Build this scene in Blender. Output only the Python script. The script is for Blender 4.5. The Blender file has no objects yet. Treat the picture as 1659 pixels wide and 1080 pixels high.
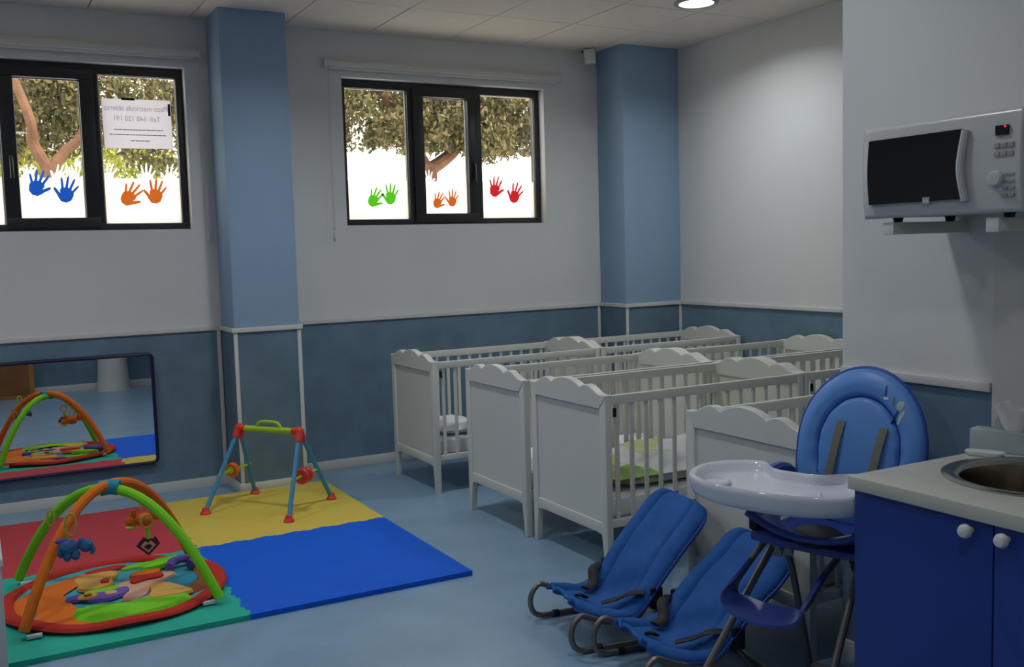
import bpy, bmesh, math, random
from math import sin, cos, pi, radians
from mathutils import Vector, Matrix, Euler
random.seed(7)
SC = bpy.context.scene
COL = SC.collection

# ------------------------------------------------------------------ camera
CAM_H = 1.4663
F_PX = 1595.04
YAW, PITCH, ROLL = 0.5026, -0.0851, -0.0284
def camera():
    fw = Vector((sin(YAW) * cos(PITCH), cos(YAW) * cos(PITCH), sin(PITCH)))
    rt = Vector((cos(YAW), -sin(YAW), 0)); up = rt.cross(fw)
    c, s = cos(ROLL), sin(ROLL)
    r2 = rt * c + up * s; u2 = up * c - rt * s
    cd = bpy.data.cameras.new('camera'); cd.sensor_fit = 'HORIZONTAL'; cd.sensor_width = 36.0
    cd.lens = F_PX / 1659 * 36.0; cd.clip_start = 0.05; cd.clip_end = 200
    o = bpy.data.objects.new('camera', cd); COL.objects.link(o)
    m = Matrix((r2, u2, -fw)).transposed().to_4x4(); m.translation = (0, 0, CAM_H)
    o.matrix_world = m
    SC.camera = o
camera()

# ------------------------------------------------------------------ world, sun, exposure
SC.view_settings.view_transform = 'Standard'
SC.view_settings.look = 'None'
SC.view_settings.exposure = 0.0
SC.view_settings.gamma = 1.0
SC.view_settings.use_curve_mapping = False
SC.cycles.use_denoising = True
SC.cycles.max_bounces = 10
SC.cycles.diffuse_bounces = 6
SC.cycles.transparent_max_bounces = 16
SC.cycles.sample_clamp_indirect = 6.0
wd = bpy.data.worlds.new('hazy_sky'); SC.world = wd; wd.use_nodes = True
bg = wd.node_tree.nodes['Background']
bg.inputs[0].default_value = (1.0, 0.955, 0.90, 1); bg.inputs[1].default_value = 3.0
sl = bpy.data.lights.new('sun', 'SUN'); sl.energy = 5.0; sl.angle = radians(1.0); sl.color = (1, 0.93, 0.80)
so = bpy.data.objects.new('sun', sl); COL.objects.link(so)
so.rotation_euler = Vector((-0.55, 0.50, -0.85)).to_track_quat('-Z', 'Y').to_euler()
LAMP_W = 10.5         # base watts for the ceiling downlight and the added fill lamps

# ------------------------------------------------------------------ materials
def mat(name, col, rough=0.55, spec=0.4, metal=0.0, var=0.05, nscale=6.0, bump=0.0, bscale=80.0, coat=0.0, trans=0.0):
    m = bpy.data.materials.new(name); m.use_nodes = True
    nt = m.node_tree; b = nt.nodes['Principled BSDF']
    b.inputs['Roughness'].default_value = rough
    b.inputs['Specular IOR Level'].default_value = spec
    b.inputs['Metallic'].default_value = metal
    b.inputs['Coat Weight'].default_value = coat
    tc = nt.nodes.new('ShaderNodeTexCoord')
    n = nt.nodes.new('ShaderNodeTexNoise'); n.inputs['Scale'].default_value = nscale; n.inputs['Detail'].default_value = 4
    nt.links.new(tc.outputs['Object'], n.inputs['Vector'])
    r = nt.nodes.new('ShaderNodeValToRGB')
    r.color_ramp.elements[0].position = 0.3; r.color_ramp.elements[1].position = 0.7
    r.color_ramp.elements[0].color = tuple(max(0, c * (1 - var)) for c in col) + (1,)
    r.color_ramp.elements[1].color = tuple(min(1, c * (1 + var)) for c in col) + (1,)
    nt.links.new(n.outputs['Fac'], r.inputs['Fac']); nt.links.new(r.outputs['Color'], b.inputs['Base Color'])
    if bump:
        n2 = nt.nodes.new('ShaderNodeTexNoise'); n2.inputs['Scale'].default_value = bscale; n2.inputs['Detail'].default_value = 3
        nt.links.new(tc.outputs['Object'], n2.inputs['Vector'])
        bp = nt.nodes.new('ShaderNodeBump'); bp.inputs['Strength'].default_value = bump; bp.inputs['Distance'].default_value = 0.01
        nt.links.new(n2.outputs['Fac'], bp.inputs['Height']); nt.links.new(bp.outputs['Normal'], b.inputs['Normal'])
    if trans:
        t = nt.nodes.new('ShaderNodeBsdfTranslucent'); nt.links.new(r.outputs['Color'], t.inputs['Color'])
        mx = nt.nodes.new('ShaderNodeMixShader'); mx.inputs[0].default_value = trans
        out = nt.nodes['Material Output']
        nt.links.new(b.outputs[0], mx.inputs[1]); nt.links.new(t.outputs[0], mx.inputs[2]); nt.links.new(mx.outputs[0], out.inputs[0])
    return m

def wall_mat(name, up, low):
    """wall paint in two colours, the dado paint ending under the chair rail"""
    m = mat(name, up, rough=0.6, spec=0.25, var=0.02, nscale=2.0, bump=0.05, bscale=60)
    nt = m.node_tree; b = nt.nodes['Principled BSDF']
    base = b.inputs['Base Color'].links[0].from_socket
    g = nt.nodes.new('ShaderNodeNewGeometry'); sp = nt.nodes.new('ShaderNodeSeparateXYZ')
    nt.links.new(g.outputs['Position'], sp.inputs[0])
    lt = nt.nodes.new('ShaderNodeMath'); lt.operation = 'LESS_THAN'; lt.inputs[1].default_value = 1.012
    nt.links.new(sp.outputs['Z'], lt.inputs[0])
    n = nt.nodes.new('ShaderNodeTexNoise'); n.inputs['Scale'].default_value = 5; n.inputs['Detail'].default_value = 5
    nt.links.new(g.outputs['Position'], n.inputs['Vector'])
    r = nt.nodes.new('ShaderNodeValToRGB')
    r.color_ramp.elements[0].position = 0.35; r.color_ramp.elements[1].position = 0.68
    r.color_ramp.elements[0].color = tuple(c * 0.87 for c in low) + (1,)
    r.color_ramp.elements[1].color = tuple(c * 1.1 for c in low) + (1,)
    nt.links.new(n.outputs['Fac'], r.inputs[0])
    mx = nt.nodes.new('ShaderNodeMix'); mx.data_type = 'RGBA'
    nt.links.new(lt.outputs[0], mx.inputs[0]); nt.links.new(base, mx.inputs[6]); nt.links.new(r.outputs[0], mx.inputs[7])
    nt.links.new(mx.outputs[2], b.inputs['Base Color'])
    return m

DADO = (0.150, 0.235, 0.320)
M = {}
M['wall'] = wall_mat('wall_paint', (0.70, 0.705, 0.705), DADO)
M['pillar'] = wall_mat('pillar_paint', (0.285, 0.405, 0.565), DADO)
M['floor'] = mat('vinyl_floor', (0.225, 0.35, 0.49), rough=0.30, spec=0.45, var=0.10, nscale=3.5, bump=0.03, bscale=30)
M['ceil'] = mat('ceiling_panel', (0.80, 0.73, 0.66), rough=0.9, spec=0.1, var=0.03, nscale=30, bump=0.15, bscale=200)
M['ceil_void'] = mat('ceiling_void', (0.12, 0.11, 0.10), rough=0.9)
M['trim'] = mat('white_trim', (0.66, 0.66, 0.64), rough=0.45, var=0.03)
M['frame'] = mat('dark_window_frame', (0.022, 0.022, 0.026), rough=0.35, spec=0.5, var=0.05)
M['crib'] = mat('white_lacquer', (0.66, 0.66, 0.61), rough=0.42, spec=0.4, var=0.02, nscale=3)
M['mattress'] = mat('mattress_cotton', (0.72, 0.74, 0.80), rough=0.9, spec=0.1, bump=0.3, bscale=14)
M['y_mat'] = mat('yellow_foam', (0.66, 0.50, 0.085), rough=0.7, spec=0.2, var=0.03, bump=0.1, bscale=150)
M['b_mat'] = mat('blue_foam', (0.004, 0.110, 0.68), rough=0.7, spec=0.2, var=0.04, bump=0.1, bscale=150)
M['r_mat'] = mat('red_foam', (0.50, 0.05, 0.065), rough=0.7, spec=0.2, var=0.04, bump=0.1, bscale=150)
M['g_mat'] = mat('green_foam', (0.025, 0.42, 0.31), rough=0.7, spec=0.2, var=0.04, bump=0.1, bscale=150)
M['navy'] = mat('navy_plastic', (0.010, 0.014, 0.055), rough=0.4)
M['mirror'] = mat('mirror_acrylic', (0.80, 0.82, 0.84), rough=0.012, metal=1.0, var=0.0)
M['orange'] = mat('orange_fabric', (0.72, 0.165, 0.020), rough=0.8, spec=0.15, bump=0.15, bscale=60)
M['lime'] = mat('lime_fabric', (0.20, 0.60, 0.025), rough=0.8, spec=0.15, bump=0.15, bscale=60)
M['teal'] = mat('teal_fabric', (0.03, 0.25, 0.36), rough=0.8, spec=0.15, bump=0.15, bscale=40)
M['sky'] = mat('aqua_fabric', (0.07, 0.36, 0.42), rough=0.8, spec=0.15, var=0.15, bump=0.15, bscale=40)
M['redfab'] = mat('red_fabric', (0.47, 0.028, 0.018), rough=0.75, spec=0.2, var=0.08, bump=0.2, bscale=30)
M['brown'] = mat('brown_fabric', (0.26, 0.085, 0.040), rough=0.85, spec=0.1, bump=0.15, bscale=40)
M['tan'] = mat('tan_fabric', (0.66, 0.37, 0.10), rough=0.85, spec=0.1, bump=0.15, bscale=40)
M['pink'] = mat('peach_fabric', (0.66, 0.36, 0.26), rough=0.85, spec=0.1, bump=0.15, bscale=40)
M['purple'] = mat('purple_fabric', (0.16, 0.10, 0.42), rough=0.85, spec=0.1, bump=0.15, bscale=40)
M['plush'] = mat('blue_plush', (0.05, 0.14, 0.32), rough=0.95, spec=0.05, var=0.25, nscale=30, bump=0.6, bscale=90)
M['maroon'] = mat('maroon_fabric', (0.10, 0.012, 0.025), rough=0.8)
M['yel'] = mat('amber_plastic', (0.62, 0.33, 0.05), rough=0.35)
M['redpl'] = mat('red_plastic', (0.70, 0.050, 0.035), rough=0.35)
M['bluepl'] = mat('sky_blue_plastic', (0.07, 0.28, 0.50), rough=0.35)
M['limepl'] = mat('lime_plastic', (0.38, 0.62, 0.03), rough=0.35)
M['orangepl'] = mat('orange_plastic', (0.75, 0.15, 0.02), rough=0.35)
M['pad'] = mat('blue_vinyl_pad', (0.10, 0.27, 0.68), rough=0.42, spec=0.5, var=0.05, bump=0.12, bscale=18)
M['padedge'] = mat('blue_piping', (0.018, 0.06, 0.33), rough=0.5)
M['bounce'] = mat('blue_canvas', (0.022, 0.105, 0.37), rough=0.75, spec=0.2, var=0.12, nscale=12, bump=0.35, bscale=16)
M['navypl'] = mat('royal_blue_plastic', (0.030, 0.060, 0.30), rough=0.35, spec=0.5)
M['steel'] = mat('grey_steel_tube', (0.20, 0.19, 0.18), rough=0.38, metal=0.7)
M['black'] = mat('black_webbing', (0.008, 0.008, 0.010), rough=0.6)
M['strap'] = mat('khaki_webbing', (0.19, 0.185, 0.15), rough=0.85, bump=0.2, bscale=200)
M['tray'] = mat('white_tray_plastic', (0.66, 0.67, 0.76), rough=0.10, spec=0.5, var=0.015)
M['counter'] = mat('cream_laminate', (0.52, 0.51, 0.46), rough=0.4, spec=0.4, var=0.03, nscale=60)
M['cab'] = mat('blue_laminate', (0.014, 0.045, 0.27), rough=0.42, spec=0.4, var=0.03)
M['knob'] = mat('white_knob', (0.70, 0.70, 0.68), rough=0.3)
M['inox'] = mat('stainless_steel', (0.45, 0.43, 0.41), rough=0.16, metal=1.0, var=0.04)
M['inox_shaded'] = mat('shaded_steel_bowl', (0.26, 0.22, 0.18), rough=0.24, metal=1.0, var=0.05)  # shade and brown reflections inside the bowl, put into a darker steel colour
M['mw'] = mat('white_appliance', (0.55, 0.55, 0.56), rough=0.28, spec=0.5, var=0.01)
M['mwgrey'] = mat('appliance_grey', (0.34, 0.34, 0.34), rough=0.4)
M['mwside'] = mat('painted_casing', (0.40, 0.40, 0.36), rough=0.5)
M['glassblk'] = mat('black_door_glass', (0.010, 0.010, 0.011), rough=0.12, spec=0.4)
M['tissue'] = mat('tissue_paper', (0.76, 0.76, 0.76), rough=0.95, bump=0.3, bscale=25)
M['tbox'] = mat('pale_blue_card', (0.42, 0.49, 0.52), rough=0.6)
M['tape'] = mat('black_tape', (0.006, 0.006, 0.006), rough=0.6)
M['paper'] = mat('notice_paper', (0.84, 0.80, 0.90), rough=0.9, var=0.02, trans=0.40)
M['ink'] = mat('faded_ink', (0.52, 0.50, 0.62), rough=0.9, trans=0.5)
M['wood'] = mat('orange_wood', (0.30, 0.125, 0.035), rough=0.5, var=0.2, nscale=4)
M['wood2'] = mat('honey_wood', (0.42, 0.20, 0.05), rough=0.5, var=0.15, nscale=4)
M['bark'] = mat('bark', (0.20, 0.10, 0.06), rough=0.95, var=0.3, nscale=10, bump=0.8, bscale=20)
M['ground'] = mat('pale_paving', (0.70, 0.66, 0.60), rough=0.9, var=0.05)
for k, c in dict(blue=(0.012, 0.085, 0.52), orange=(0.58, 0.135, 0.02), green=(0.09, 0.55, 0.02), red=(0.55, 0.015, 0.03)).items():
    M['st_' + k] = mat(k + '_vinyl_sticker', c, rough=0.5, trans=0.65, var=0.02)

def leaf_mat(name, a, b):
    m = bpy.data.materials.new(name); m.use_nodes = True; nt = m.node_tree; p = nt.nodes['Principled BSDF']
    g = nt.nodes.new('ShaderNodeNewGeometry'); r = nt.nodes.new('ShaderNodeValToRGB')
    r.color_ramp.elements[0].color = a + (1,); r.color_ramp.elements[1].color = b + (1,)
    nt.links.new(g.outputs['Random Per Island'], r.inputs[0]); nt.links.new(r.outputs[0], p.inputs['Base Color'])
    p.inputs['Roughness'].default_value = 0.5
    t = nt.nodes.new('ShaderNodeBsdfTranslucent'); nt.links.new(r.outputs[0], t.inputs[0])
    mx = nt.nodes.new('ShaderNodeMixShader'); mx.inputs[0].default_value = 0.4
    nt.links.new(p.outputs[0], mx.inputs[1]); nt.links.new(t.outputs[0], mx.inputs[2]); nt.links.new(mx.outputs[0], nt.nodes['Material Output'].inputs[0])
    return m
M['leaf_dark'] = leaf_mat('olive_leaves', (0.04, 0.05, 0.018), (0.34, 0.28, 0.12))
M['leaf_lime'] = leaf_mat('yellow_green_leaves', (0.20, 0.26, 0.04), (0.62, 0.60, 0.14))

def glass_mat():
    m = bpy.data.materials.new('window_glass'); m.use_nodes = True; nt = m.node_tree
    nt.nodes.remove(nt.nodes['Principled BSDF'])
    t = nt.nodes.new('ShaderNodeBsdfTransparent'); t.inputs[0].default_value = (0.93, 0.95, 0.94, 1)
    g = nt.nodes.new('ShaderNodeBsdfGlossy'); g.inputs['Roughness'].default_value = 0.02
    mx = nt.nodes.new('ShaderNodeMixShader'); mx.inputs[0].default_value = 0.05
    nt.links.new(t.outputs[0], mx.inputs[1]); nt.links.new(g.outputs[0], mx.inputs[2]); nt.links.new(mx.outputs[0], nt.nodes['Material Output'].inputs[0])
    return m
M['glass'] = glass_mat()
def film_mat():
    m = bpy.data.materials.new('frosted_film'); m.use_nodes = True; nt = m.node_tree
    nt.nodes.remove(nt.nodes['Principled BSDF'])
    n = nt.nodes.new('ShaderNodeTexNoise'); n.inputs['Scale'].default_value = 40
    r = nt.nodes.new('ShaderNodeValToRGB'); r.color_ramp.elements[0].color = (0.90, 0.87, 0.83, 1); r.color_ramp.elements[1].color = (0.95, 0.92, 0.88, 1)
    nt.links.new(n.outputs[0], r.inputs[0])
    t = nt.nodes.new('ShaderNodeBsdfTranslucent'); d = nt.nodes.new('ShaderNodeBsdfDiffuse')
    nt.links.new(r.outputs[0], t.inputs[0]); nt.links.new(r.outputs[0], d.inputs[0])
    mx = nt.nodes.new('ShaderNodeMixShader'); mx.inputs[0].default_value = 0.15
    nt.links.new(t.outputs[0], mx.inputs[1]); nt.links.new(d.outputs[0], mx.inputs[2]); nt.links.new(mx.outputs[0], nt.nodes['Material Output'].inputs[0])
    return m
M['film'] = film_mat()
def emit(name, col, s):
    m = bpy.data.materials.new(name); m.use_nodes = True; nt = m.node_tree
    b = nt.nodes['Principled BSDF']; b.inputs['Emission Color'].default_value = col + (1,); b.inputs['Emission Strength'].default_value = s
    b.inputs['Base Color'].default_value = col + (1,)
    return m
M['lamp'] = emit('lamp_glow', (1, 0.97, 0.90), 8.0)
M['led'] = emit('red_led', (1, 0.02, 0.06), 1.5)
def quilt_mat():
    m = mat('patterned_quilt', (0.55, 0.58, 0.60), rough=0.9, bump=0.3, bscale=14)
    nt = m.node_tree; b = nt.nodes['Principled BSDF']
    tc = nt.nodes.new('ShaderNodeTexCoord'); v = nt.nodes.new('ShaderNodeTexVoronoi'); v.inputs['Scale'].default_value = 7.5
    nt.links.new(tc.outputs['Object'], v.inputs['Vector'])
    r = nt.nodes.new('ShaderNodeValToRGB'); r.color_ramp.interpolation = 'CONSTANT'
    cols = [(0.42, 0.46, 0.10), (0.52, 0.55, 0.55), (0.46, 0.50, 0.24), (0.55, 0.57, 0.57), (0.62, 0.03, 0.05), (0.50, 0.54, 0.44), (0.22, 0.34, 0.10)]
    pos = [0, 0.24, 0.42, 0.56, 0.76, 0.82, 0.92]
    e = r.color_ramp.elements
    e[0].color = cols[0] + (1,); e[1].position = pos[1]; e[1].color = cols[1] + (1,)
    for p, c in zip(pos[2:], cols[2:]):
        x = e.new(p); x.color = c + (1,)
    sx = nt.nodes.new('ShaderNodeSeparateColor'); nt.links.new(v.outputs['Color'], sx.inputs[0]); nt.links.new(sx.outputs[0], r.inputs[0])
    nt.links.new(r.outputs[0], b.inputs['Base Color'])
    return m
M['quilt'] = quilt_mat()

# ------------------------------------------------------------------ mesh helpers
class MB:
    def __init__(s): s.v = []; s.f = []
    def add(s, vs, fs):
        o = len(s.v); s.v += [tuple(p) for p in vs]; s.f += [tuple(i + o for i in f) for f in fs]; return s
    def box(s, x0, x1, y0, y1, z0, z1):
        v = [(x, y, z) for z in (z0, z1) for y in (y0, y1) for x in (x0, x1)]
        return s.add(v, [(0, 2, 3, 1), (4, 5, 7, 6), (0, 1, 5, 4), (2, 6, 7, 3), (0, 4, 6, 2), (1, 3, 7, 5)])
    def tube(s, pts, r, seg=10, closed=False, flat=1.0):
        pts = [Vector(p) for p in pts]; n = len(pts)
        rs = r if isinstance(r, (list, tuple)) else [r] * n
        vs = []; up = None
        for i, p in enumerate(pts):
            if closed: t = pts[(i + 1) % n] - pts[i - 1]
            else: t = pts[min(i + 1, n - 1)] - pts[max(i - 1, 0)]
            t.normalize()
            if up is None: up = Vector((0, 0, 1)) if abs(t.z) < 0.9 else Vector((1, 0, 0))
            a = t.cross(up)
            if a.length < 1e-4: a = t.cross(Vector((0.3, 1, 0.2)))
            a.normalize(); b = a.cross(t); up = b
            for k in range(seg):
                q = 2 * pi * k / seg
                vs.append(p + a * (cos(q) * rs[i]) + b * (sin(q) * rs[i] * flat))
        fs = []
        for i in range(n if closed else n - 1):
            j = (i + 1) % n
            for k in range(seg):
                l = (k + 1) % seg
                fs.append((i * seg + k, i * seg + l, j * seg + l, j * seg + k))
        if not closed:
            fs.append(tuple(reversed(range(seg)))); fs.append(tuple((n - 1) * seg + k for k in range(seg)))
        return s.add(vs, fs)
    def lathe(s, prof, c=(0, 0, 0), seg=24, rot=None, caps=True):
        vs = []; fs = []; n = len(prof); c = Vector(c)
        for r, z in prof:
            for k in range(seg):
                q = 2 * pi * k / seg; p = Vector((r * cos(q), r * sin(q), z))
                if rot: p = rot @ p
                vs.append(p + c)
        for i in range(n - 1):
            for k in range(seg):
                l = (k + 1) % seg
                fs.append((i * seg + k, i * seg + l, (i + 1) * seg + l, (i + 1) * seg + k))
        if caps: fs.append(tuple(reversed(range(seg)))); fs.append(tuple((n - 1) * seg + k for k in range(seg)))
        return s.add(vs, fs)
    def ball(s, c, r, seg=14, rings=9, rot=None):
        if not isinstance(r, (list, tuple)): r = (r, r, r)
        c = Vector(c); vs = []; fs = []
        for i in range(1, rings):
            a = pi * i / rings
            for k in range(seg):
                q = 2 * pi * k / seg
                p = Vector((r[0] * sin(a) * cos(q), r[1] * sin(a) * sin(q), r[2] * cos(a)))
                if rot: p = rot @ p
                vs.append(c + p)
        t = Vector((0, 0, r[2])); b = Vector((0, 0, -r[2]))
        if rot: t = rot @ t; b = rot @ b
        vs += [c + t, c + b]; T = len(vs) - 2
        for i in range(rings - 2):
            for k in range(seg):
                l = (k + 1) % seg; fs.append((i * seg + k, (i + 1) * seg + k, (i + 1) * seg + l, i * seg + l))
        for k in range(seg):
            l = (k + 1) % seg; fs.append((T, k, l)); fs.append((T + 1, (rings - 2) * seg + l, (rings - 2) * seg + k))
        return s.add(vs, fs)
    def prism(s, poly, fn, a, b):
        """poly of 2-D points, fn(u, v, w) -> 3-D, extruded from w=a to w=b"""
        n = len(poly)
        vs = [fn(u, v, a) for u, v in poly] + [fn(u, v, b) for u, v in poly]
        fs = [tuple(reversed(range(n))), tuple(range(n, 2 * n))] + [(i, (i + 1) % n, n + (i + 1) % n, n + i) for i in range(n)]
        return s.add(vs, fs)
    def grid(s, fn, nu, nv):
        vs = [fn(i / nu, j / nv) for i in range(nu + 1) for j in range(nv + 1)]
        fs = [(i * (nv + 1) + j, (i + 1) * (nv + 1) + j, (i + 1) * (nv + 1) + j + 1, i * (nv + 1) + j + 1) for i in range(nu) for j in range(nv)]
        return s.add(vs, fs)
    def move(s, m):
        s.v = [tuple(m @ Vector(p)) for p in s.v]; return s
    def mesh(s, name, m, bevel=0, smooth=35, segs=2, sub=0):
        bm = bmesh.new(); vs = [bm.verts.new(p) for p in s.v]
        for f in s.f:
            try: bm.faces.new([vs[i] for i in f])
            except ValueError: pass
        bmesh.ops.recalc_face_normals(bm, faces=bm.faces)
        if bevel:
            es = [e for e in bm.edges if e.is_manifold and e.calc_face_angle(0) > 0.5]
            bmesh.ops.bevel(bm, geom=es, offset=bevel, segments=segs, affect='EDGES', profile=0.6, clamp_overlap=True)
        me = bpy.data.meshes.new(name); bm.to_mesh(me); bm.free()
        if smooth:
            me.polygons.foreach_set('use_smooth', [True] * len(me.polygons))
            me.set_sharp_from_angle(angle=radians(smooth))
        me.materials.append(m)
        return me
    def build(s, name, m, parent=None, world=False, **kw):
        if world and parent is not None:
            off = Vector((0, 0, 0)); p = parent
            while p is not None: off += p.location; p = p.parent
            s.v = [tuple(Vector(q) - off) for q in s.v]
        o = bpy.data.objects.new(name, s.mesh(name, m, **kw)); COL.objects.link(o)
        if parent is not None: o.parent = parent
        return o

def B(x0, x1, y0, y1, z0, z1): return MB().box(x0, x1, y0, y1, z0, z1)
def thing(name, label, cat, loc=(0, 0, 0), rz=0.0, group=None):
    o = bpy.data.objects.new(name, None); COL.objects.link(o); o.empty_display_size = 0.1
    o.location = loc; o.rotation_euler = (0, 0, rz); o['label'] = label; o['category'] = cat
    if group: o['group'] = group
    return o
def struct(name, label=None, loc=(0, 0, 0)):
    o = bpy.data.objects.new(name, None); COL.objects.link(o); o.location = loc; o['kind'] = 'structure'
    return o
def S(name, mb, m, label=None, cat=None, **kw):
    o = mb.build(name, m, **kw); o['kind'] = 'structure'
    if label: o['label'] = label
    if cat: o['category'] = cat
    return o
def tag(o, label, cat, group=None):
    o['label'] = label; o['category'] = cat
    if group: o['group'] = group
    return o
def copy_tree(o, parent=None):
    c = o.copy(); COL.objects.link(c); c.parent = parent
    for ch in list(o.children): copy_tree(ch, c)
    return c
def arc(c, r, a0, a1, n, fn):
    return [fn(c[0] + r * cos(a0 + (a1 - a0) * i / n), c[1] + r * sin(a0 + (a1 - a0) * i / n)) for i in range(n + 1)]
def bez(p0, p1, p2, p3, n):
    p0, p1, p2, p3 = map(Vector, (p0, p1, p2, p3)); r = []
    for i in range(n + 1):
        t = i / n; u = 1 - t
        r.append(p0 * u ** 3 + p1 * 3 * u * u * t + p2 * 3 * u * t * t + p3 * t ** 3)
    return r
def catmull(pts, n=8, closed=False):
    P = [Vector(p) for p in pts]; N = len(P); out = []
    for i in range(N if closed else N - 1):
        g = (lambda k: P[k % N]) if closed else (lambda k: P[max(0, min(N - 1, k))])
        a, b, c, d = g(i - 1), g(i), g(i + 1), g(i + 2)
        for j in range(n):
            t = j / n
            out.append(0.5 * ((2 * b) + (c - a) * t + (2 * a - 5 * b + 4 * c - d) * t * t + (3 * b - a - 3 * c + d) * t ** 3))
    if not closed: out.append(P[-1])
    return out

# ------------------------------------------------------------------ room shell
W, PF, H, R, RAIL = 6.434, 6.092, 2.957, 4.866, 1.005
X1L, X1R, X2L = 1.405, 1.821, 4.339
XP, YP = 2.635, 2.42           # corner of the partition block
XL, YF = -2.4, -0.6            # left wall and the wall behind the camera
S('floor', B(XL - .15, R + .15, YF - .15, W + .25, -0.1, 0), M['floor'])
# window wall with two openings
W1 = (-0.29, 1.262, 1.652, 2.650); W2 = (2.283, 3.862, 1.660, 2.655)
wb = MB()
xs = [XL - .15, W1[0], W1[1], W2[0], W2[1], R + .15]
for i in range(5):
    a, b = xs[i], xs[i + 1]
    if i in (1, 3):
        w = W1 if i == 1 else W2
        wb.box(a, b, W, W + .2, 0, w[2]); wb.box(a, b, W, W + .2, w[3], H + .1)
    else: wb.box(a, b, W, W + .2, 0, H + .1)
S('wall_back', wb, M['wall'], smooth=0)
S('wall_right', B(R, R + .15, YP - .1, W, 0, H + .1), M['wall'], smooth=0)
S('wall_partition', B(XP, R + .15, YF - .15, YP, 0, H + .1), M['wall'], smooth=0)
S('wall_left', B(XL - .15, XL, YF, W, 0, H + .1), M['wall'], smooth=0)
S('wall_front', B(XL - .15, XP, YF - .15, YF, 0, H + .1), M['wall'], smooth=0)
S('wall_pillar', B(X1L, X1R, PF, W, 0, H + .05), M['pillar'], bevel=0.018)
S('wall_pillar', B(X2L, R, PF, W, 0, H + .05), M['pillar'], bevel=0.018)
S('wall_splashback', B(XP - .008, XP, 0.2, 1.845, 0.85, 1.50), M['trim'])
# ceiling: recessed joints between separate panels
ce = S('ceiling', B(XL - .15, R + .15, YF - .15, W + .2, H + .02, H + .1), M['ceil_void'], smooth=0)
gx = 0.5865; xg = [1.312 + gx * i for i in range(-7, 8)]; yg = [W, 5.68] + [5.68 - gx * i for i in range(1, 11)] + [YF]
xg = [XL] + [x for x in xg if XL + .05 < x < R - .05] + [R]
g = 0.0038
pcache = {}
for i in range(len(xg) - 1):
    for j in range(len(yg) - 1):
        x0, x1, y1, y0 = xg[i], xg[i + 1], yg[j], yg[j + 1]
        if x0 > XP + .01 and y1 < YP: continue
        key = (round(x1 - x0, 3), round(y1 - y0, 3))
        if key not in pcache:
            pcache[key] = B(g, x1 - x0 - g, g, y1 - y0 - g, 0, 0.022).mesh('ceiling_panel', M['ceil'], smooth=0)
        o = bpy.data.objects.new('ceiling_panel', pcache[key]); COL.objects.link(o); o.parent = ce
        o.location = (x0, y0, H + random.choice((0, 0, 0.0008)))
# chair rail, vertical strips, baseboards
RT, RD = 0.028, 0.014
S('trim_1', B(XL, X1L, W - RD, W, RAIL, RAIL + RT), M['trim'], bevel=0.003)
S('trim_2', MB().box(X1L - RD, X1L, PF, W - RD, RAIL, RAIL + RT).box(X1L - RD, X1R + RD, PF - RD, PF, RAIL, RAIL + RT), M['trim'], bevel=0.003)
S('trim_3', B(X1R, X2L, W - RD, W, RAIL, RAIL + RT), M['trim'], bevel=0.003)
S('trim_4', MB().box(X2L - RD, X2L, PF, W - RD, RAIL, RAIL + RT).box(X2L - RD, R, PF - RD, PF, RAIL, RAIL + RT), M['trim'], bevel=0.003)
S('trim_5', B(R - RD, R, YP, PF, RAIL, RAIL + RT), M['trim'], bevel=0.003)
S('trim_6', B(XP - RD, XP, 1.85, YP, RAIL, RAIL + RT), M['trim'], bevel=0.003)
n = 7
for x0, x1, y0, y1 in ((X1L - .03, X1L - .006, W - .008, W), (X1L - .004, X1L + .020, PF - .006, PF), (X1R - .022, X1R + .003, PF - .006, PF),
                       (X2L - .03, X2L - .006, W - .008, W), (X2L - .004, X2L + .020, PF - .006, PF), (R - .024, R, PF - .006, PF)):
    S('trim_%d' % n, B(x0, x1, y0, y1, 0.06, RAIL), M['trim'], bevel=0.002); n += 1
bh = 0.064
S('baseboard_back', MB().box(XL, X1L, W - .012, W, 0, bh).box(X1L - .012, X1L, PF, W - .012, 0, bh).box(X1L - .012, X1R + .012, PF - .012, PF, 0, bh)
  .box(X1R, X2L, W - .012, W, 0, bh).box(X2L - .012, R, PF - .012, PF, 0, bh), M['trim'], bevel=0.003)
S('baseboard_right', B(R - .012, R, YP, PF, 0, bh), M['trim'], bevel=0.003)
S('baseboard_partition', B(XP - .012, XP, 1.9, YP, 0, bh), M['trim'], bevel=0.003)
S('baseboard_front', B(XL, XP, YF, YF + .012, 0, 0.09), M['trim'], bevel=0.003)
S('baseboard_left', B(XL, XL + .012, YF, W, 0, bh), M['trim'], bevel=0.003)

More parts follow.
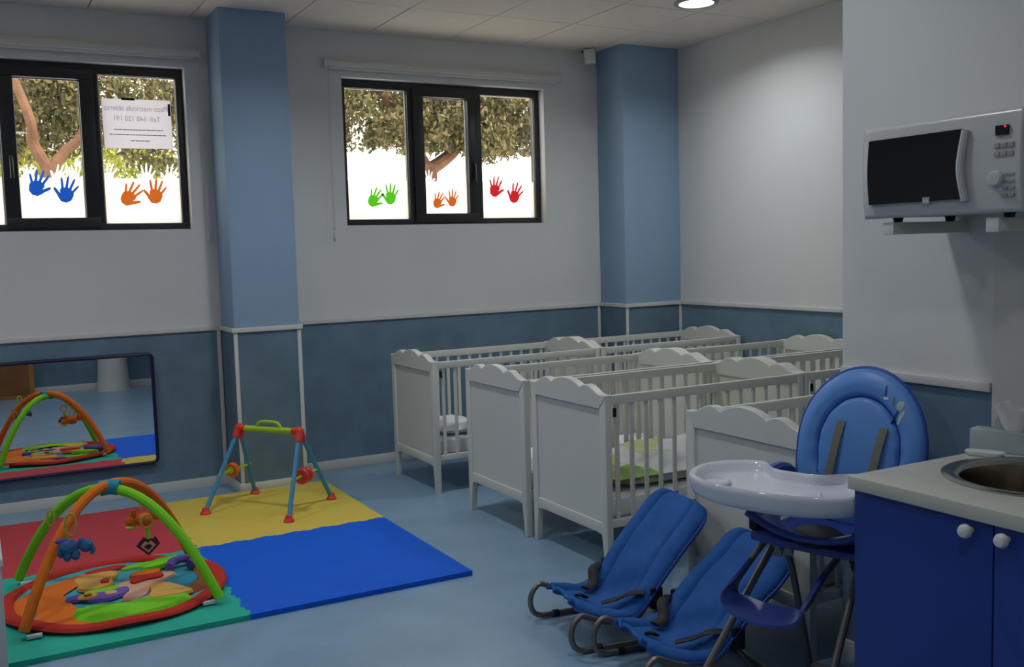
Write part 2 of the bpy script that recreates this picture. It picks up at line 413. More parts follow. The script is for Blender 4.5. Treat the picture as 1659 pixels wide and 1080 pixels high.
# ------------------------------------------------------------------ windows
GY = 6.540
def hand_poly(mir=False, rot=0.0, sc=1.0, cx=0.0, cz=0.0):
    """outline of a child's hand print: palm, four fingers, thumb, as one 2-D polygon"""
    pts = [(-.014, -.054), (.012, -.055), (.033, -.040), (.041, -.010)]
    def finger(x, z, ang, ln, w):          # traced tip-wards on one side and back on the other
        a = radians(ang); d = (sin(a), cos(a)); nx = (cos(a), -sin(a)); out = []
        for t, k in ((0, 1), (.45, .95), (.80, .80), (.95, .45)): out.append((x + d[0] * ln * t + nx[0] * w * k, z + d[1] * ln * t + nx[1] * w * k))
        out.append((x + d[0] * ln, z + d[1] * ln))
        for t, k in ((.95, .45), (.80, .80), (.45, .95), (0, 1)): out.append((x + d[0] * ln * t - nx[0] * w * k, z + d[1] * ln * t - nx[1] * w * k))
        return out
    pts += finger(.033, .010, 30, .046, .0062)
    pts += finger(.017, .023, 12, .060, .0068)
    pts += finger(-.002, .026, -3, .064, .0068)
    pts += finger(-.021, .020, -17, .056, .0068)
    pts += [(-.032, .006)]
    pts += finger(-.033, -.018, -46, .042, .0088)
    pts += [(-.033, -.034)]
    q = []; c, s = cos(rot), sin(rot)
    for x, z in pts:
        x, z = x * sc, z * sc
        x, z = x * c + z * s, -x * s + z * c
        q.append((cx + (-x if mir else x), cz + z))
    return q
def make_window(name, w, panes, handle):
    x0, x1, z0, z1 = w
    o = struct(name, loc=((x0 + x1) / 2, GY, z0))
    fr = MB(); y0, y1 = GY - .03, GY + .035
    t = 0.030
    zb, zt = panes[0][2] + .002, panes[0][3] - .002
    fr.box(x0, x1, y0, y1, z0 - .01, zb); fr.box(x0, x1, y0, y1, zt, z1 + .005)
    fr.box(x0, panes[0][0] + .002, y0, y1, zb, zt); fr.box(panes[2][1] - .002, x1 + .005, y0, y1, zb, zt)
    # mullions between the panes
    a = panes[0][1] + .004, panes[1][0] - .075; b = panes[1][1] + .075, panes[2][0] - .004
    for q in (a, b): fr.box(min(q), max(q), y0, y1, zb, zt)
    fr.build('frame', M['frame'], o, world=True, bevel=0.003)
    p = panes[1]
    sa = MB(); sx0, sx1, sz0, sz1 = p[0] - .080, p[1] + .080, p[2] - .060, p[3] + .062
    yy0, yy1 = GY - .048, GY + .02
    sa.box(sx0, sx1, yy0, yy1, sz0, p[2]); sa.box(sx0, sx1, yy0, yy1, p[3], sz1)
    sa.box(sx0, p[0], yy0, yy1, p[2], p[3]); sa.box(p[1], sx1, yy0, yy1, p[2], p[3])
    so_ = sa.build('sash', M['frame'], o, world=True, bevel=0.004)
    hx = (p[1] + .045) if handle > 0 else (p[0] - .035)
    hm = MB().box(hx - .013, hx + .013, yy0 - .012, yy0, 1.99, 2.12)
    hm.tube([(hx, yy0 - .008, 2.09), (hx, yy0 - .035, 2.085), (hx, yy0 - .04, 2.03), (hx, yy0 - .04, 1.96)], .010, 8)
    hm.build('handle', M['frame'], so_, world=True, bevel=0)
    for k, p in enumerate(panes):
        gl = B(p[0] - .006, p[1] + .006, GY, GY + .004, p[2] - .006, p[3] + .006).build('pane', M['glass'], o, world=True, smooth=0)
        # light-grey gasket bead round the glass
        gk = MB()
        gk.box(p[0] - .002, p[0] + .004, GY - .008, GY - .002, p[2], p[3]); gk.box(p[1] - .004, p[1] + .006, GY - .008, GY - .002, p[2], p[3])
        gk.box(p[0], p[1], GY - .008, GY - .002, p[3] - .006, p[3])
        gk.build('gasket', M['trim'], o, world=True, smooth=0)
        fm = MB(); top = 1.972
        fm.add([(p[0], GY + .005, p[2] - .03), (p[1], GY + .005, p[2] - .03), (p[1], GY + .005, top), (p[0], GY + .005, top)], [(0, 1, 2, 3)])
        for xx, rr, mm, ss in fringe[name][k]:
            pl = [(min(max(u, p[0]), p[1]), max(v, top)) for u, v in hand_poly(mm, rr, ss, xx, top + .012)]
            fm.add([(u, GY + .005, v) for u, v in pl], [tuple(range(len(pl)))])
        fm.build('frosted_film', M['film'], o, world=True, smooth=0)
    return o
fringe = {'window_1': [[(-.1, 0, False, .9), (.08, .2, True, .9)], [(.36, -.2, True, .8), (.52, .5, False, .85), (.61, -.1, True, .8)], [(.80, -.3, True, .9), (1.02, .1, False, .95), (1.16, .35, False, .95)]],
          'window_2': [[(2.4, 0, False, .8), (2.62, .2, True, .8)], [(2.95, 0, True, .8), (3.14, .2, False, .8)], [(3.45, 0, True, .8), (3.66, .2, False, .8)]]}
make_window('window_1', W1, [(-0.2274, 0.2173, 1.6924, 2.5951), (0.3012, 0.657, 1.7308, 2.5536), (0.7682, 1.2211, 1.6924, 2.5951)], -1)
make_window('window_2', W2, [(2.3269, 2.7818, 1.7005, 2.6001), (2.9031, 3.2518, 1.7389, 2.5617), (3.3721, 3.8229, 1.7005, 2.6022)], 1)
def sticker(x, z, col, mir, rot, sc, label):
    pl = hand_poly(mir, rot, sc)
    mb = MB().add([(u, 0, v) for u, v in pl], [tuple(range(len(pl)))])
    o = mb.build('hand_sticker', M['st_' + col], smooth=0); o.location = (x, GY - .0012, z)
    tag(o, label, 'sticker', 'hand stickers on the window panes')
sticker(0.402, 1.924, 'blue', True, -.35, 1.12, 'blue hand sticker, the higher one, on the narrow sash beside the paper notice')
sticker(0.553, 1.886, 'blue', False, .25, 1.12, 'blue hand sticker, the lower one, beside the dark post next to the notice')
sticker(0.915, 1.861, 'orange', True, -.65, 1.12, 'orange hand sticker under the paper notice, its fingers tilted toward the blue hands')
sticker(1.066, 1.878, 'orange', False, .18, 1.12, 'upright orange hand sticker below the notice, closer to the blue pillar')
sticker(2.527, 1.843, 'green', True, -.6, 1.02, 'green hand sticker with its fingers tilted away from the other green hand')
sticker(2.646, 1.866, 'green', False, .12, 1.06, 'upright green hand sticker beside the dark window post')
sticker(3.017, 1.825, 'orange', True, -.5, 0.88, 'small orange hand sticker on the narrow middle sash, nearer the green hands')
sticker(3.128, 1.839, 'orange', False, .14, 0.88, 'small orange hand sticker on the narrow middle sash, nearer the window handle')
sticker(3.489, 1.921, 'red', True, -.25, 1.11, 'red hand sticker, the higher of the two red ones, beside the window handle post')
sticker(3.651, 1.876, 'red', False, .38, 1.11, 'red hand sticker, the lower one, nearest the pillar with the motion sensor')
# notice taped to the pane, printed to be read from outside
nt_ = thing('paper_notice', 'white paper notice with print showing mirrored through, taped to the window pane', 'notice', (.982, GY - .003, 2.152))
def pp(u, v): return (.783 + u * .404 + .004 * (1 - v), GY - .003 - .002 * sin(u * pi) * sin(v * pi), 2.154 + v * .300 + .004 * u)
pm = MB().grid(lambda u, v: pp(u, v), 10, 8)
pm.build('sheet', M['paper'], nt_, world=True)
MB().box(.898, .976, GY - .0065, GY - .005, 2.449, 2.463).build('tape', M['tape'], nt_, world=True)
MB().box(1.170, 1.185, GY - .0065, GY - .005, 2.362, 2.436).build('tape', M['tape'], nt_, world=True)
def text_mesh(body, size):
    cu = bpy.data.curves.new('t', 'FONT'); cu.body = body; cu.size = size; cu.align_x = 'CENTER'
    tmp = bpy.data.objects.new('t', cu); COL.objects.link(tmp)
    dg = bpy.context.evaluated_depsgraph_get()
    me = bpy.data.meshes.new_from_object(tmp.evaluated_get(dg)); bpy.data.objects.remove(tmp)
    return me
for body, size, z, wd_ in (('Plazo matrícula abierto', .046, 2.385, .375), ('Telf- 640 120 191', .043, 2.322, .27)):
    me = text_mesh(body, size); me.name = 'lettering'; me.materials.append(M['ink'])
    xs_ = [v.co.x for v in me.vertices]; k = wd_ / (max(xs_) - min(xs_))
    o = bpy.data.objects.new('lettering', me); COL.objects.link(o); o.parent = nt_
    o.rotation_euler = (pi / 2, 0, pi); o.scale = (k, 1.05, 1)
    o.location = (0, -.0045, z - 2.152)
ln = MB()
for x0, x1, z in ((.845, 1.135, 2.266), (.820, 1.150, 2.236), (.94, 1.06, 2.200)):
    x = x0
    while x < x1 - .01:
        l = random.uniform(.008, .03); ln.box(x, min(x + l, x1), GY - .0070, GY - .0066, z, z + .006); x += l + .004
ln.build('small_print', M['ink'], nt_, world=True, smooth=0)['kind'] = 'stuff'

# roller blind cassettes with bead chains
def blind(x0, x1, label, chain_x):
    o = thing('roller_blind', label, 'blind', ((x0 + x1) / 2, W, 2.70), group='white roller blinds above the windows')
    pr = [(0, .012), (-.034, .012), (-.045, .020), (-.048, .044), (-.040, .058), (0, .062)]
    MB().prism(pr, lambda u, v, w_: (w_, u, v), x0 - o.location.x, x1 - o.location.x).build('cassette', M['trim'], o)
    for xe in (x0, x1):
        a, b = (xe - .016, xe + .001) if xe == x0 else (xe - .001, xe + .016)
        B(a, b, W - .052, W, 2.704, 2.768).build('end_cap', M['trim'], o, world=True, bevel=.004)
    B(x0 + .02, x1 - .02, W - .034, W - .012, 2.698, 2.713).build('bottom_bar', M['trim'], o, world=True, bevel=.004)
    c = MB(); 
    for dx in (-.006, .006): c.tube([(chain_x + dx, W - .05, 2.70), (chain_x + dx, W - .035, 2.2), (chain_x + dx * .7, W - .03, 1.63)], .0022, 6)
    c.ball((chain_x, W - .03, 1.60), (.010, .010, .028))
    c.build('bead_chain', M['trim'], o, world=True)
blind(2.17, 3.99, 'white roller blind rolled up above the window with green, orange and red hands', 2.18)
blind(-.40, 1.345, 'white roller blind rolled up above the window with the paper notice', 1.352)

# motion sensor in the corner
o = thing('motion_sensor', 'white motion sensor on a dark bracket high by the corner pillar', 'sensor', (4.20, 6.35, 2.84))
B(-.040, .040, -.020, .024, 0, .105).move(Matrix.Translation((0, -.05, 0)) @ Matrix.Rotation(-.10, 4, 'Y') @ Matrix.Rotation(-.35, 4, 'Z')).build('housing', M['trim'], o, bevel=.006)
MB().tube([(0.0, -.04, .09), (.01, .0, .108), (.02, .08, .112)], .012, 8).build('bracket', M['black'], o)
MB().ball((-.012, -.073, .052), (.008, .004, .006)).build('lens', M['knob'], o)

# downlights
def downlight(x, y, label, k=1.0):
    o = thing('downlight', label, 'lamp', (x, y, H), group='round ceiling downlights')
    MB().lathe([(.135, 0), (.137, -.006), (.128, -.014), (.108, -.012), (.106, .0)], seg=32, caps=False).build('trim_ring', M['mwgrey'], o)
    MB().lathe([(.002, -.008), (.105, -.008), (.105, -.004), (.002, -.004)], seg=32).build('diffuser', M['lamp'], o)
    l = bpy.data.lights.new('bulb', 'AREA'); l.shape = 'DISK'; l.size = .20; l.energy = LAMP_W * k; l.color = (.925, .985, 1.0); l.spread = radians(150)
    lo = bpy.data.objects.new('bulb', l); COL.objects.link(lo); lo.parent = o; lo.location = (0, 0, -.02)
downlight(4.055, 4.89, 'lit round downlight in the ceiling above the cribs')
for x_, y_, k_, w_ in ((1.70, 4.75, 1.05, 'above the toddler activity arch and blue mat'), (-.60, 4.75, 1.05, 'above the red and green mats'),
                   (1.70, 2.45, .62, 'over the open floor beside the bouncers'), (-.60, 2.45, .85, 'over the floor by the white low cabinet'),
                   (.60, .45, .6, 'in front of the orange wood cupboard')):
    downlight(x_, y_, 'unseen fill downlight added ' + w_, k_)  # unseen lamps added to brighten the left and back of the room

# ------------------------------------------------------------------ wall mirror
o = thing('wall_mirror', 'wide wall mirror with a navy frame hung low above the red play mat', 'mirror', (.36, W, .21))
mirror_root = o
mx0, mx1, mz0, mz1 = -.25, .966, .207, .884
def rrect(x0, x1, z0, z1, r, n=5):
    p = []
    for cx, cz, a in ((x1 - r, z1 - r, 0), (x0 + r, z1 - r, pi / 2), (x0 + r, z0 + r, pi), (x1 - r, z0 + r, 1.5 * pi)):
        for i in range(n + 1): p.append((cx + r * cos(a + pi / 2 * i / n), cz + r * sin(a + pi / 2 * i / n)))
    return p
MB().prism(rrect(mx0 + .008, mx1 - .008, mz0 + .008, mz1 - .008, .02), lambda u, v, w_: (u, w_, v), W - .026, W - .002).build('mirror_sheet', M['mirror'], o, world=True, smooth=0)
MB().tube([(u, W - .022, v) for u, v in rrect(mx0, mx1, mz0, mz1, .028)], .012, 8, closed=True).build('frame', M['navy'], o, world=True)

mirror_root.rotation_euler = (-.011, 0, 0); mirror_root.location.y = W - .010      # it hangs tipped back a little

# ------------------------------------------------------------------ foam mats with jigsaw edges
MXL, MXM, MXR = .05 - .18, .912, 1.915
MYB, MYM, MYF = 6.045, 5.005, 3.93
MYB = 6.06
def jig(a, b, n, amp, flip):
    """jigsaw edge along 0..1 from point a to point b, tabs to the left when flip > 0"""
    a = Vector(a); b = Vector(b); d = (b - a); L = d.length; d.normalize(); nn = Vector((-d.y, d.x)) * amp * flip
    pts = [a.copy()]; st = L / n
    for i in range(n):
        c = a + d * st * (i + .5); h = st * .25; sg = 1 if i % 2 == 0 else -1
        m_ = nn * sg * .5
        for du, dv in ((-h * .75, 0), (-h * 1.15, .9), (-h * .9, 1), (h * .9, 1), (h * 1.15, .9), (h * .75, 0)):
            pts.append(c + d * du + m_ * dv)
    pts.append(b.copy())
    return pts
SEAM = {}
SEAM['yb'] = jig((MXM, MYM), (MXR, MYM), 13, .020, 1)
SEAM['rg'] = jig((MXL, MYM), (MXM, MYM), 13, .020, 1)
SEAM['ry'] = jig((MXM, MYB), (MXM, MYM), 13, .020, 1)
SEAM['gb'] = jig((MXM, MYM), (MXM, MYF), 13, .020, 1)
def foam(pts, m, label):
    c = sum(pts, Vector((0, 0))) / len(pts)
    mb = MB().prism([(p.x - c.x, p.y - c.y) for p in pts], lambda u, v, w_: (u, v, w_), 0, .022)
    o = mb.build('foam_mat', m, bevel=0, smooth=0); o.location = (c.x, c.y, 0.0)
    tag(o, label, 'mat', 'interlocking foam play mats')
rv = lambda l: list(reversed(l))
V2 = lambda x, y: Vector((x, y))
foam(SEAM['ry'] + SEAM['yb'][1:] + [V2(MXR + .005, MYB)], M['y_mat'], 'yellow foam play mat tile under the toddler activity arch')
foam(rv(SEAM['yb']) + SEAM['gb'][1:] + [V2(MXR, MYF - .01)], M['b_mat'], 'bare blue foam play mat tile with nothing on it')
foam(SEAM['rg'] + rv(SEAM['ry'])[1:] + [V2(MXL, MYB)], M['r_mat'], 'red foam play mat tile below the wall mirror')
foam(rv(SEAM['gb']) + rv(SEAM['rg'])[1:] + [V2(MXL, MYF), V2(MXM, MYF)][0:1], M['g_mat'], 'teal green foam play mat tile under the round baby gym')

# ------------------------------------------------------------------ baby gym
GC = Vector((.475, 4.495, .0255)); gr = .435
gym = thing('baby_gym', 'round baby play gym with crossed orange and lime padded arches', 'baby gym', GC)
base = MB().lathe([(.001, 0), (gr, 0), (gr, .010), (gr - .03, .016), (.001, .018)], seg=56).build('play_mat', M['sky'], gym)
rim = []
for i in range(72):
    a = 2 * pi * i / 72; rim.append(((gr - .005) * cos(a) * (1 + .008 * sin(5 * a)), (gr - .005) * sin(a) * (1 + .008 * sin(5 * a)), .016 + .004 * sin(7 * a)))
MB().tube(rim, .034, 8, closed=True, flat=.45).build('rim', M['redfab'], base)
def patch(pts, m, z0=.016, th=.008, name='applique', spl=True):
    p = catmull([(x, y, 0) for x, y in pts], 5, closed=True) if spl else [Vector((x, y, 0)) for x, y in pts]
    c = sum(p, Vector()) / len(p)
    mb = MB(); n_ = len(p)
    vs = [(q.x, q.y, z0) for q in p] + [(c.x + (q.x - c.x) * .93, c.y + (q.y - c.y) * .93, z0 + th) for q in p] + [(c.x, c.y, z0 + th * 1.15)]
    fs = [(i, (i + 1) % n_, n_ + (i + 1) % n_, n_ + i) for i in range(n_)] + [(n_ + i, n_ + (i + 1) % n_, 2 * n_) for i in range(n_)]
    mb.add(vs, fs); return mb.build(name, m, base, smooth=50)
# local frame: +x to the right in the photo, +y towards the mirror
patch([(-.40, .05), (-.33, .16), (-.20, .26), (-.08, .33), (.0, .35), (-.04, .30), (-.16, .22), (-.24, .12), (-.28, -.02), (-.25, -.16), (-.17, -.28), (-.14, -.38), (-.26, -.32), (-.36, -.18)], M['orange'])
patch([(-.37, -.12), (-.33, -.10), (-.32, -.18), (-.35, -.18)], M['teal'], .022, .006)
patch([(-.21, -.18), (-.10, -.14), (-.02, -.18), (-.05, -.24), (-.16, -.26)], M['teal'])
patch([(.34, .12), (.41, .06), (.41, -.10), (.33, -.20), (.24, -.25), (.25, -.17), (.34, -.08), (.36, .02)], M['brown'])
patch([(.20, .0), (.34, .06), (.35, -.02), (.30, -.10), (.22, -.12), (.17, -.06)], M['teal'])
grass = []
for i in range(29):
    t = i / 28; grass.append((-.20 + .45 * t, -.24 - .06 * sin(pi * t) + (.040 if i % 2 else 0) + .03 * sin(9 * t) + .05 * t))
grass += [(.27, -.30), (.16, -.37), (.02, -.405), (-.12, -.385), (-.19, -.33)]
patch(grass, M['lime'], .018, .016, 'grass_applique', spl=False)
patch([(-.14, .24), (-.02, .27), (.04, .24), (.02, .17), (-.02, .10), (-.10, .10), (-.15, .16)], M['tan'], .020, .010)
patch([(-.13, .14), (-.06, .17), (.0, .13), (-.01, .05), (-.06, .01), (-.12, .02), (-.15, .07)], M['yel'], .024, .012)
patch([(-.05, .10), (-.02, .11), (-.02, .07), (-.05, .07)], M['redfab'], .036, .008)
patch([(-.12, .01), (-.03, .02), (.05, .04), (.04, -.01), (-.04, -.04), (-.13, -.05)], M['lime'], .022, .010)
patch([(-.20, -.03), (-.13, -.03), (-.03, -.05), (.04, -.02), (.05, -.08), (-.02, -.14), (-.10, -.14), (-.15, -.10), (-.20, -.08)], M['purple'], .024, .012)
patch([(-.15, -.06), (-.10, -.05), (-.08, -.09), (-.12, -.12), (-.16, -.10)], M['yel'], .036, .006)
patch([(-.135, -.075), (-.11, -.07), (-.105, -.09), (-.13, -.10)], M['redfab'], .041, .005)
patch([(-.05, -.07), (-.01, -.07), (-.01, -.11), (-.05, -.11)], M['pink'], .036, .006)
patch([(.03, .05), (.12, .07), (.24, .10), (.26, .05), (.18, -.02), (.14, -.06), (.10, -.17), (.04, -.20), (.0, -.17), (.04, -.08), (.0, .0)], M['pink'], .022, .012)
patch([(.06, .03), (.10, .06), (.20, .06), (.19, .01), (.12, .0), (.07, -.02)], M['redfab'], .034, .010)
patch([(.07, .12), (.12, .15), (.20, .14), (.20, .10), (.14, .08), (.08, .09)], M['orange'], .026, .014)
patch([(.13, -.06), (.20, -.07), (.25, -.16), (.28, -.24), (.19, -.26), (.10, -.24), (.12, -.14)], M['tan'], .026, .012)
patch([(.06, -.20), (.10, -.12), (.12, -.18), (.09, -.22)], M['purple'], .020, .008)
patch([(.05, .27), (.12, .32), (.20, .32), (.24, .28), (.14, .26)], M['lime'], .018, .008)
patch([(.13, .20), (.22, .28), (.31, .28), (.29, .22), (.22, .17), (.15, .16)], M['lime'], .026, .020, 'leaf_flap')
patch([(-.10, .30), (.0, .34), (.08, .33), (.06, .29), (-.04, .27)], M['redfab'], .020, .008)
MB().tube(catmull([(.24, .10, .045), (.27, .17, .05), (.33, .19, .05), (.36, .14, .048), (.33, .10, .045)], 6), [.020] * 25, 8).build('plush_ring', M['purple'], base)
def arch(p0, p1, top, m, shift):
    p0 = Vector(p0); p1 = Vector(p1); pts = []
    for i in range(33):
        a = pi * i / 32
        c_ = (1 - cos(a)) / 2
        zz = (1 - abs(cos(a)) ** 2.15) * top
        p = p0.lerp(p1, c_); p.z = zz + .024; p += Vector((0, 0, shift * sin(a)))
        pts.append(p)
    return MB().tube(pts, .0215, 10).build('arch', m, gym)
arch((-.362, .40, 0), (.360, -.375, 0), .440, M['lime'], 0)
arch((-.375, -.335, 0), (.375, .345, 0), .460, M['orange'], 0)
MB().tube([(-.035, .015, .468), (0, .0, .474), (.035, -.015, .468)], .034, 12).build('crossing_sleeve', M['teal'], gym)
for x, y in ((-.34, -.36), (.32, -.36), (-.33, .36), (.34, .30)):
    MB().box(x - .028, x + .028, y - .012, y + .012, .002, .016).build('clip', M['tray'], gym, bevel=.004)
# toys that hang from the arches
def ring_pts(c, r1, r2, ax, n_=20):
    c = Vector(c); u, v = ax
    return [c + Vector(u) * r1 * cos(2 * pi * i / n_) + Vector(v) * r2 * sin(2 * pi * i / n_) for i in range(n_)]
PXd = Vector((cos(YAW - .4), -sin(YAW - .4), 0)); UP = Vector((0, 0, 1)); DV = Vector((sin(YAW - .4), cos(YAW - .4), 0))
tc_ = Vector((.292, 4.205, .385))
t = thing('hanging_elephant', 'blue plush elephant hanging on an amber ring from the orange arch', 'toy', tc_)
MB().tube(ring_pts((0, 0, .045), .020, .045, (PXd, UP)), .0055, 8, closed=True).build('ring', M['yel'], t)
MB().tube([(-.012, .01, .085), (-.018, .012, .03), (-.015, .012, -.01)], .005, 6).build('ribbon', M['lime'], t)
def at(a, b, c_): return tuple(PXd * a + DV * b + UP * c_)
bd = MB(); bd.ball(at(-.012, 0, -.045), (.040, .030, .030)); bd.ball(at(-.040, 0, -.062), (.016, .018, .022)); bd.ball(at(.012, -.012, -.075), (.017, .016, .022)); bd.ball(at(-.018, -.014, -.078), (.016, .015, .020))
bd.build('body', M['plush'], t)
hd = MB(); hd.ball(at(.052, -.006, -.045), (.028, .026, .026)); hd.tube([at(.068, -.012, -.045), at(.078, -.016, -.062), at(.070, -.018, -.078)], [.012, .010, .008], 8); hd.ball(at(.034, .010, -.034), (.012, .018, .022))
hd.build('head', M['plush'], t)
MB().ball(at(-.036, .004, -.018), (.026, .010, .012)).build('wing', M['purple'], t)
tc_ = Vector((.595, 4.335, .340))
t = thing('hanging_diamond', 'dark diamond crinkle toy on a green ribbon hanging from the lime arch', 'toy', tc_)
MB().tube(ring_pts((0, 0, .025), .024, .028, (PXd, UP)), .0055, 8, closed=True).build('ring', M['yel'], t)
MB().tube([at(.002, 0, -.005), at(.003, 0, -.05)], .008, 8).build('ribbon', M['lime'], t)
dm = MB().prism([(0, -.122), (.048, -.076), (.03, -.04), (.022, -.052), (-.008, -.046), (-.018, -.040), (-.048, -.076)], lambda u, v, w_: at(u, w_, v), -.005, .005)
dm.build('card', M['maroon'], t, bevel=.002)
MB().prism([(0, -.108), (.030, -.078), (.012, -.058), (0, -.066), (-.012, -.058), (-.030, -.078)], lambda u, v, w_: at(u, w_, v), -.0075, -.0052).build('print', M['pink'], t)
MB().prism([(0, -.097), (.018, -.080), (.006, -.072), (-.006, -.072), (-.018, -.080)], lambda u, v, w_: at(u, w_, v), -.0090, -.0076).build('print', M['maroon'], t)
tc_ = Vector((.630, 4.635, .30))
t = thing('hanging_plush', 'orange plush toy with green trim hanging from the far side of the orange arch', 'toy', tc_)
MB().tube(ring_pts((0, 0, .06), .018, .032, (PXd, UP)), .005, 8, closed=True).build('ring', M['tan'], t)
bd = MB(); bd.ball(at(-.005, 0, 0), (.042, .03, .032)); bd.ball(at(.055, 0, .02), (.030, .026, .028)); bd.ball(at(-.06, 0, -.005), (.025, .02, .024)); bd.ball(at(-.05, 0, .03), (.012, .010, .022))
bd.build('body', M['orange'], t)
MB().ball(at(-.062, -.004, -.028), (.024, .018, .010)).build('trim_patch', M['limepl'], t)
tc_ = Vector((.245, 4.62, .37))
t = thing('hanging_link', 'pale plastic link hanging from the far lime arch of the baby gym', 'toy', tc_)
MB().tube(ring_pts((0, 0, 0), .014, .034, (PXd, UP)), .004, 8, closed=True).build('link', M['tan'], t)

# ------------------------------------------------------------------ toddler activity arch
ac = Vector((1.448, 5.602, .022))
a_ = thing('activity_arch', 'plastic toddler activity arch with blue legs and lime handle on yellow mat', 'toy', ac)
L_ = lambda x, y, z=0: (x - ac.x, y - ac.y, z)
E1, E2 = Vector(L_(1.330, 5.760, .452)), Vector(L_(1.585, 5.415, .452))
feet = [((1.092, 5.652), E1), ((1.455, 5.972), E1), ((1.446, 5.215), E2), ((1.802, 5.560), E2)]
mid = (E1 + E2) / 2; dr = (E2 - E1).normalized()
MB().tube([E1 + dr * .01, E2 - dr * .01], .018, 12).build('crossbar', M['limepl'], a_)
MB().tube(catmull([mid - dr * .088 + UP * .01, mid - dr * .07 + UP * .035, mid - dr * .04 + UP * .045, mid + dr * .04 + UP * .045, mid + dr * .07 + UP * .035, mid + dr * .088 + UP * .01], 5), .010, 8).build('handle', M['limepl'], a_)
for e, sg in ((E1, -1), (E2, 1)):
    c = MB(); c.ball(e, .028)
    for (fx, fy), ee in feet:
        if ee is e:
            f_ = Vector(L_(fx, fy)); d = (f_ - e).normalized(); c.tube([e, e + d * .060], [.026, .021], 12)
    c.tube([e, e - dr * sg * .045], .023, 12)
    c.build('joint', M['redpl'], a_)
lp = []
for (fx, fy), e in feet:
    f_ = Vector(L_(fx, fy, .012)); d = (f_ - e).normalized()
    MB().tube([e + d * .04, f_], .0135, 10).build('leg', M['bluepl'], a_)
    MB().lathe([(.030, 0), (.030, .008), (.022, .018), (.017, .036), (.002, .040)], c=(f_.x, f_.y, 0), seg=10).build('foot', M['redpl'], a_)
    lp.append((e, f_))
def rod(i, j, k, m, double):
    p = lp[i][0].lerp(lp[i][1], k); q = lp[j][0].lerp(lp[j][1], k); d = (q - p).normalized()
    p0, q0 = p - d * .02, q + d * .02
    r_ = MB().tube([p0, q0], .008, 8).build('cross_rod', M['limepl'], a_)
    c = p.lerp(q, .42); rm = d.to_track_quat('Z', 'Y').to_matrix()
    if double:
        for dz, mm in ((-.022, M['redpl']), (.020, M['redpl'])):
            MB().lathe([(.012, -.012), (.040, -.014), (.046, -.006), (.046, .006), (.040, .014), (.012, .012)], c=c + d * dz, seg=20, rot=rm).build('roller', mm, r_)
        MB().lathe([(.010, -.010), (.022, -.010), (.022, .010), (.010, .010)], c=c, seg=16, rot=rm).build('hub', M['tan'], r_)
    else:
        MB().lathe([(.012, -.016), (.040, -.018), (.046, -.008), (.046, .008), (.040, .018), (.012, .016)], c=c, seg=8, rot=rm).build('roller', M['orangepl'], r_)
        MB().lathe([(.010, -.024), (.020, -.024), (.020, .024), (.010, .024)], c=c, seg=16, rot=rm).build('hub', M['limepl'], r_)
rod(0, 1, .56, None, False); rod(2, 3, .56, None, True)

